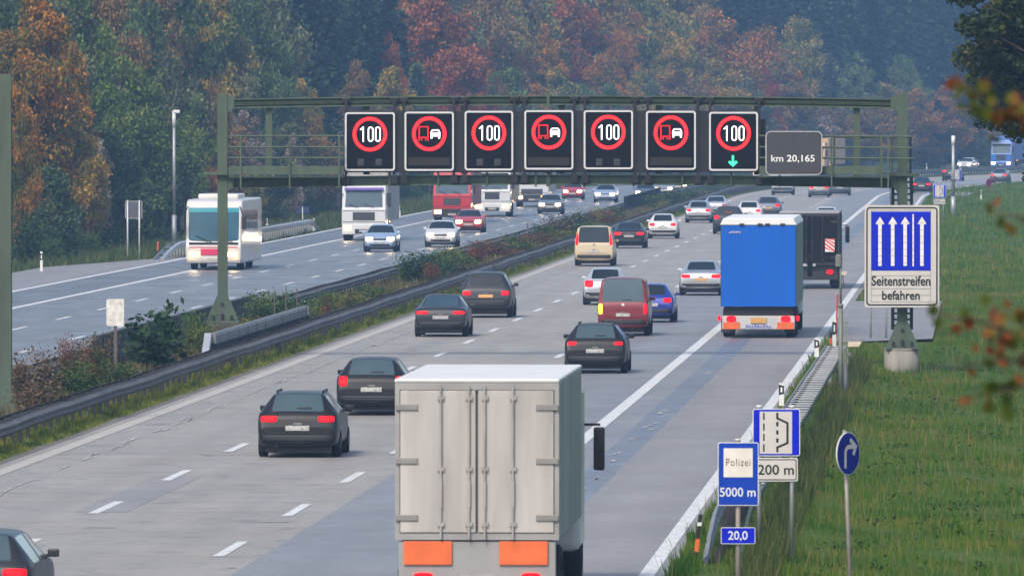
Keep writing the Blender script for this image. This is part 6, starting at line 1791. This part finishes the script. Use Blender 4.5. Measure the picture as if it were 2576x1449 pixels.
MEDI = [
 ('sb', 60, 890, 110, -3.2, 'brown weed clump beside the cut green post'), ('sr', 40, 905, 60, -3.6, 'reddish weeds hugging the cut green post'), ('sb', 120, 870, 120, -2.8, 'tall brown seed-head weeds left of the blank white board'), ('sb', 185, 850, 120, -3.6, 'dark-headed weeds reaching up just left of the blank white board'), ('sr', 165, 840, 40, -3.0, 'narrow red weed stalk left of the blank white board'),
 ('sb', 240, 830, 120, -3.6, 'brown weeds at the foot of the blank white board'), ('sr', 240, 870, 70, -3.0, 'red leaves below the blank white board'), ('sg', 200, 900, 150, -2.6, 'green weeds in front of the blank white board'), ('sg', 300, 905, 150, -2.4, 'green weeds right below the blank white board'), ('sb', 90, 950, 160, -2.2, 'low brown grass clump near the lower left guardrail'),
 ('sd', 365, 775, 130, -3.2, 'dark large-leaved bush right of the blank white board'), ('sd', 425, 760, 90, -3.3, 'slender large-leaved stem between white board and gantry post'), ('sd', 400, 830, 170, -2.9, 'dense dark bush under the slender large-leaved stem'), ('sg', 490, 775, 90, -3.4, 'green shrub left of the gantry post foot'), ('sy', 505, 820, 110, -2.8, 'pale dry shrub left of the gantry post foot'), ('sr', 560, 815, 80, -2.6, 'reddish creeper at the gantry left post foot'), ('sy', 600, 790, 120, -2.6, 'yellowish shrub right of the gantry left post foot'), ('sr', 655, 790, 50, -2.7, 'small red sprig behind the grey protection barrier'),
 ('sg', 655, 735, 110, -3.6, 'leafy green shrub among the wooden stakes'), ('sg', 705, 725, 110, -3.4, 'leafy green shrub right of the tallest stake'), ('sg', 745, 745, 130, -3.0, 'dense green shrub above the grey protection barrier'), ('sd', 690, 765, 130, -2.8, 'darker shrub low behind the grey protection barrier'), ('sg', 820, 735, 90, -2.6, 'green shrub just beyond the grey protection barrier'), ('sr', 822, 740, 40, -2.5, 'red sprig beyond the grey protection barrier'),
 ('sy', 880, 730, 120, -2.8, 'straw-coloured weeds between the barrier and the dark round bush'), ('sg', 940, 715, 100, -2.6, 'low green weeds left of the dark round bush'),
 ('sd', 1060, 635, 130, -3.0, 'dark round bush standing tallest on the median below the first displays'), ('sg', 1025, 640, 70, -3.6, 'light leafy shrub left of the dark round bush'), ('sg', 1100, 625, 90, -3.6, 'light leafy shrub right of the dark round bush'), ('sr', 1085, 655, 50, -2.5, 'red shrub right against the dark round bush'), ('sy', 1135, 620, 80, -3.4, 'yellow-leaved shrub in front of the white oncoming car'), ('sg', 1160, 630, 110, -2.8, 'broad green shrub right of the yellow-leaved one'), ('sd', 1130, 655, 120, -2.4, 'dark low bush beneath the yellow-leaved shrub'), ('sr', 1200, 600, 70, -3.2, 'red-leaved shrub under the red oncoming car'),
 ('sb', 1230, 600, 120, -3.6, 'brown weeds below the second white truck'), ('sr', 1255, 605, 100, -2.9, 'wide red shrub on the median middle'), ('sg', 1290, 590, 110, -3.3, 'green shrub left of the white median post'), ('sr', 1320, 585, 90, -2.8, 'red shrub right of the wide red one'), ('sg', 1370, 565, 100, -3.2, 'green shrub near the dark oncoming car'), ('sr', 1365, 580, 60, -2.6, 'small red shrub near the dark oncoming car'), ('sb', 1400, 545, 120, -3.2, 'dense dark weeds right of the dark oncoming car'), ('sd', 1440, 532, 110, -3.1, 'dark bushy weeds under the small red oncoming car'), ('sb', 1475, 525, 100, -2.9, 'dark weeds left of the far red shrub'), ('sy', 1510, 515, 70, -3.3, 'yellow-flowering weed beside the far red shrub'), ('sr', 1530, 527, 70, -2.7, 'bright red shrub before the dark corrugated panel'), ('sy', 1440, 575, 120, -2.2, 'tall yellowish grass clump by the cream van'), ('sg', 1480, 560, 110, -2.0, 'pale green grass clump behind the cream van'), ('sg', 1545, 515, 70, -3.3, 'green shrub right of the yellow-flowering weed'), ('sy', 1350, 610, 120, -2.1, 'dry yellowish weeds along the guardrail left of the cream van'), ('sb', 1190, 660, 140, -2.0, 'brownish weeds along the guardrail under the red shrubs'),
 ('sd', 1690, 478, 90, -2.6, 'dark green bush on the median right of the corrugated panel'), ('sg', 1740, 473, 100, -2.6, 'green bush on the median below the sixth display'), ('sg', 1800, 468, 110, -2.8, 'green bush on the median below the green-arrow display'), ('sd', 1850, 462, 110, -2.8, 'farthest dark bush on the median under the gantry'), ('sg', 1650, 488, 80, -2.9, 'green bush right at the end of the corrugated panel'), ('sy', 1668, 500, 40, -2.2, 'small yellow-flowering clump by the far guardrail'),
]
for kind, x, top, w, off, lab in MEDI:
    D = med_D(x, off)
    pr = BIGL if 'large-leaved' in lab else (WEED if kind == 'sb' else SHR)
    shrub(kind, x, D, w, top, lab, pr)
# bushes at the foot of the left wood
VER = [('sd', 60, 545, 150, 'dark bush behind the green cabinet'), ('sd', 150, 560, 160, 'dark bush left of the two-post sign back'), ('sg', 215, 585, 120, 'green bush left of the two-post sign back, low'), ('sd', 270, 560, 140, 'dark bush directly left of the two-post sign'), ('sd', 380, 560, 140, 'dark bush between two-post sign and camera mast'), ('sd', 430, 590, 90, 'low bush behind the camera mast foot'), ('sg', 120, 600, 120, 'low green bush behind the leaning delineator'), ('sd', 690, 520, 120, 'dark bush behind the coach'), ('sd', 770, 505, 130, 'dark bush between coach and white truck'), ('sg', 735, 545, 90, 'pale weedy bush above the left guardrail end'), ('sg', 1030, 470, 110, 'grey-green bush on the meadow between two trucks'), ('sd', 1065, 485, 80, 'dark small bush left of the red truck'), ('sd', 1015, 455, 90, 'dark bush behind the meadow strip'), ('sd', 820, 500, 100, 'dark bush left of the white truck')]
for kind, x, top, w, lab in VER:
    D = dmin(x) - 10; shrub(kind, x, D, w, top, lab, SHR)
    COL.objects[-1]
for o in [o for o in COL.objects if o.name.startswith('shrub') and o.parent is None][-len(VER):]:
    o['group'] = 'bushes at the foot of the left wood'
# post in the median greenery
D_ = 552.0
pm = thing('median_post', 'thin pale post in the median greenery below the third display', 'post', (wx(1327, D_), D_, 0))
mb = MB(); mb.cyl((0, 0, 0), (0, 0, wz(562, D_)), .045, n=8); mb.build('shaft', mat('grey wood', (.11, .085, .07)), pm)
mb = MB(); mb.cyl((0, 0, wz(562, D_)), (0, 0, wz(560.5, D_)), .05, n=8); mb.build('cap', ZINC, pm)

# ------------------------------------------------------------------ grass
def blades(name, n, dfun, ofun, hfun, width, m, seed, lean=.35):
    rng = np.random.default_rng(seed)
    D = dfun(rng, n); o = ofun(rng, n, D)
    x = np.array([refx(d) for d in D]) + o; z = np.array([tz(a, d) for a, d in zip(o, D)])
    h = hfun(rng, n, D, o); a = rng.uniform(0, 2 * np.pi, n); w = width(D) * rng.uniform(.6, 1.3, n)
    dx, dy = np.cos(a) * w, np.sin(a) * w
    la = rng.uniform(0, 2 * np.pi, n); lx, ly = np.cos(la) * h * lean * rng.uniform(0, 1.4, n), np.sin(la) * h * lean
    V = np.empty((n, 4, 3))
    V[:, 0] = np.stack([x - dx, D - dy, z - .05], 1); V[:, 1] = np.stack([x + dx, D + dy, z - .05], 1)
    V[:, 2] = np.stack([x + dx * .15 + lx, D + dy * .15 + ly, z + h], 1); V[:, 3] = np.stack([x - dx * .15 + lx, D - dy * .15 + ly, z + h * .97], 1)
    o_ = link(bpy.data.objects.new(name, np_mesh(name, V.reshape(-1, 3), np.arange(4 * n).reshape(n, 4), m)))
    o_['kind'] = 'stuff'
GM = leafmat('meadow grass', [(.030, .078, .006), (.050, .122, .009), (.078, .155, .012), (.125, .17, .02), (.22, .18, .055)], .22, trans=.35)
GY = leafmat('yellowish strip grass', [(.06, .10, .018), (.11, .16, .022), (.18, .21, .035), (.27, .24, .06)], .6, trans=.3)
GB = leafmat('dry median grass', [(.035, .05, .018), (.08, .075, .03), (.14, .11, .055), (.20, .15, .085)], .5, trans=.25)
GV = leafmat('verge grass', [(.025, .05, .014), (.05, .08, .02), (.085, .11, .03), (.15, .14, .045)], .3, trans=.3)
def dist_near(a, b, p): return lambda r, n: a + (b - a) * r.uniform(0, 1, n) ** p
def clumpy(D, o): return .7 + .35 * np.sin(D * .45 + o * 1.3) * np.sin(D * .17 - o * .8) + .2 * np.sin(o * 2.1 + D * .9)
def out_right(r, n, D):
    w = np.clip(.0443 * D * 0 + 10 + (D - 150) * .03, 6, 40)
    lo = np.where((D > 349) & (D < 426), 18.95, 15.46)
    return lo + r.uniform(0, 1, n) ** 1.15 * w
blades('meadow_grass', 220000, dist_near(150, 480, 1.25), out_right, lambda r, n, D, o: .20 * clumpy(D, o) * r.uniform(.4, 1.3, n) * np.clip((o - 15.3) * .8, .35, 1), lambda D: .008 + D * .00002, GM, 1)
blades('meadow_grass', 60000, dist_near(470, 1150, 1.2), lambda r, n, D: 15.72 + r.uniform(0, 1, n) ** 1.2 * 24, lambda r, n, D, o: .3 * clumpy(D, o) * r.uniform(.4, 1.3, n), lambda D: .02 + D * .00004, GM, 2)
blades('strip_grass', 90000, dist_near(222, 900, 1.6), lambda r, n, D: -.66 - r.uniform(0, 1, n) ** .9 * 1.0, lambda r, n, D, o: np.clip(.06 + (-.6 - o) * .34, .05, .3) * r.uniform(.5, 1.3, n) * clumpy(D, o), lambda D: .012 + D * .00003, GY, 3)
blades('median_grass', 90000, dist_near(225, 900, 1.5), lambda r, n, D: -1.6 - r.uniform(0, 1, n) * 3.3, lambda r, n, D, o: .38 * r.uniform(.3, 1.4, n) * clumpy(D, o), lambda D: .012 + D * .00003, GB, 4)
def out_left(r, n, D):
    lo = np.where((D > 436) & (D < 548), np.where(D < 512, 24.1, 24.1 - 3.9 * (D - 512) / 36), 19.8)
    return -lo - r.uniform(0, 1, n) * 9
blades('verge_grass', 60000, dist_near(440, 1150, 1.3), out_left, lambda r, n, D, o: .42 * r.uniform(.3, 1.4, n) * clumpy(D, o) * np.clip((-o - 19.4) * .6, .3, 1), lambda D: .02 + D * .00004, GV, 5)

GS = leafmat('straw stalks', [(.10, .09, .035), (.20, .15, .07), (.28, .2, .11)], .5, trans=.2)
blades('dry_grass_stalks', 9000, dist_near(150, 600, 1.2), out_right, lambda r, n, D, o: .42 * r.uniform(.5, 1.3, n), lambda D: .006 + D * .00001, GS, 11, .3)
GW = leafmat('broad meadow weeds', [(.022, .06, .006), (.035, .085, .010), (.06, .12, .016)], .6, trans=.2)
def weeds():
    rng = np.random.default_rng(31); P = []
    for k in range(300):
        D = 150 + 420 * rng.uniform() ** 1.3; o = 16.3 + rng.uniform() ** 1.2 * (8 + (D - 150) * .03)
        if 345 < D < 428 and o < 19.2: continue
        m = int(rng.integers(14, 40)); r = rng.uniform(.12, .45)
        q = rng.normal(size=(m, 3)) * np.array([r, r, .09]); q[:, 2] = np.abs(q[:, 2]) + .06
        P.append(q + np.array([refx(D) + o, D, tz(o, D)]))
    V, F = leaf_quads(np.concatenate(P), .045, rng)
    o = link(bpy.data.objects.new('meadow_weeds', np_mesh('meadow_weeds', V, F, GW))); o['kind'] = 'stuff'
weeds()

# tall weeds that stand before the right rail
blades('kerb_weeds', 14000, dist_near(176, 345, 1.0), lambda r, n, D: 15.5 + r.uniform(0, 1, n) * .42, lambda r, n, D, o: (.22 + .17 * np.sin(D * .9) * np.sin(D * .37)) * r.uniform(.5, 1.25, n), lambda D: .014 + D * .00002, GM, 17)
blades('rail_foot_grass', 9000, dist_near(176, 325, 1.0), lambda r, n, D: 16.6 + r.uniform(0, 1, n) * .6, lambda r, n, D, o: .45 * r.uniform(.5, 1.3, n), lambda D: .012 + D * .00002, GV, 18)
# ------------------------------------------------------------------ air, light, camera
def haze():
    mb = MB(); mb.box(-520, 640, -70, 1830, -2.5, 75)
    m = bpy.data.materials.new('pale blue haze'); m.use_nodes = True
    nt = m.node_tree; nt.nodes.remove(nt.nodes['Principled BSDF'])
    v = nt.nodes.new('ShaderNodeVolumePrincipled'); v.inputs['Color'].default_value = (.34, .58, 1.0, 1); v.inputs['Density'].default_value = HAZE
    v.inputs['Anisotropy'].default_value = 0.0
    nt.links.new(v.outputs[0], nt.nodes['Material Output'].inputs['Volume'])
    o = mb.build('haze', m); o['kind'] = 'stuff'
HAZE = .00019
haze()
for m in _DUM: bpy.data.materials.remove(m)

W_ = bpy.data.worlds.new('World'); SC.world = W_; W_.use_nodes = True
nt = W_.node_tree; bg = nt.nodes['Background']
sky = nt.nodes.new('ShaderNodeTexSky'); sky.sky_type = 'NISHITA'; sky.sun_disc = False
to_sun = Vector((-.30, -.62, .72)).normalized()
sky.sun_elevation = math.asin(to_sun.z); sky.sun_rotation = math.atan2(to_sun.x, to_sun.y)
sky.air_density = 1.0; sky.dust_density = 3.0; sky.ozone_density = 1.0
nt.links.new(sky.outputs[0], bg.inputs['Color']); bg.inputs['Strength'].default_value = .105
sun = bpy.data.lights.new('sun', 'SUN'); sun.energy = 1.5; sun.angle = math.radians(12); sun.color = (1.0, .92, .80)
so = bpy.data.objects.new('sun', sun); COL.objects.link(so); so.rotation_euler = to_sun.to_track_quat('Z', 'Y').to_euler()

cam = bpy.data.cameras.new('camera'); co = bpy.data.objects.new('camera', cam); COL.objects.link(co)
cam.sensor_width = 36; cam.lens = FP / 2576 * 36; cam.clip_start = 1; cam.clip_end = 6000
co.location = (0, 0, CAMH); co.rotation_euler = (math.radians(90) - math.atan((724.5 - HZ) / FP), 0, 0)
cam.dof.use_dof = True; cam.dof.focus_distance = 330; cam.dof.aperture_fstop = 11
SC.camera = co
vs_ = SC.view_settings; vs_.view_transform = 'Standard'; vs_.look = 'None'; vs_.exposure = 1.0; vs_.gamma = 1
SC.render.engine = 'CYCLES'
SC.cycles.use_denoising = True
try:
    SC.cycles.denoiser = 'OPENIMAGEDENOISE'; SC.cycles.denoising_input_passes = 'RGB_ALBEDO_NORMAL'; SC.cycles.denoising_prefilter = 'ACCURATE'
except Exception: pass
SC.cycles.max_bounces = 6; SC.cycles.diffuse_bounces = 3; SC.cycles.glossy_bounces = 3; SC.cycles.transmission_bounces = 3; SC.cycles.volume_bounces = 1; SC.cycles.transparent_max_bounces = 4
SC.cycles.sample_clamp_indirect = 6
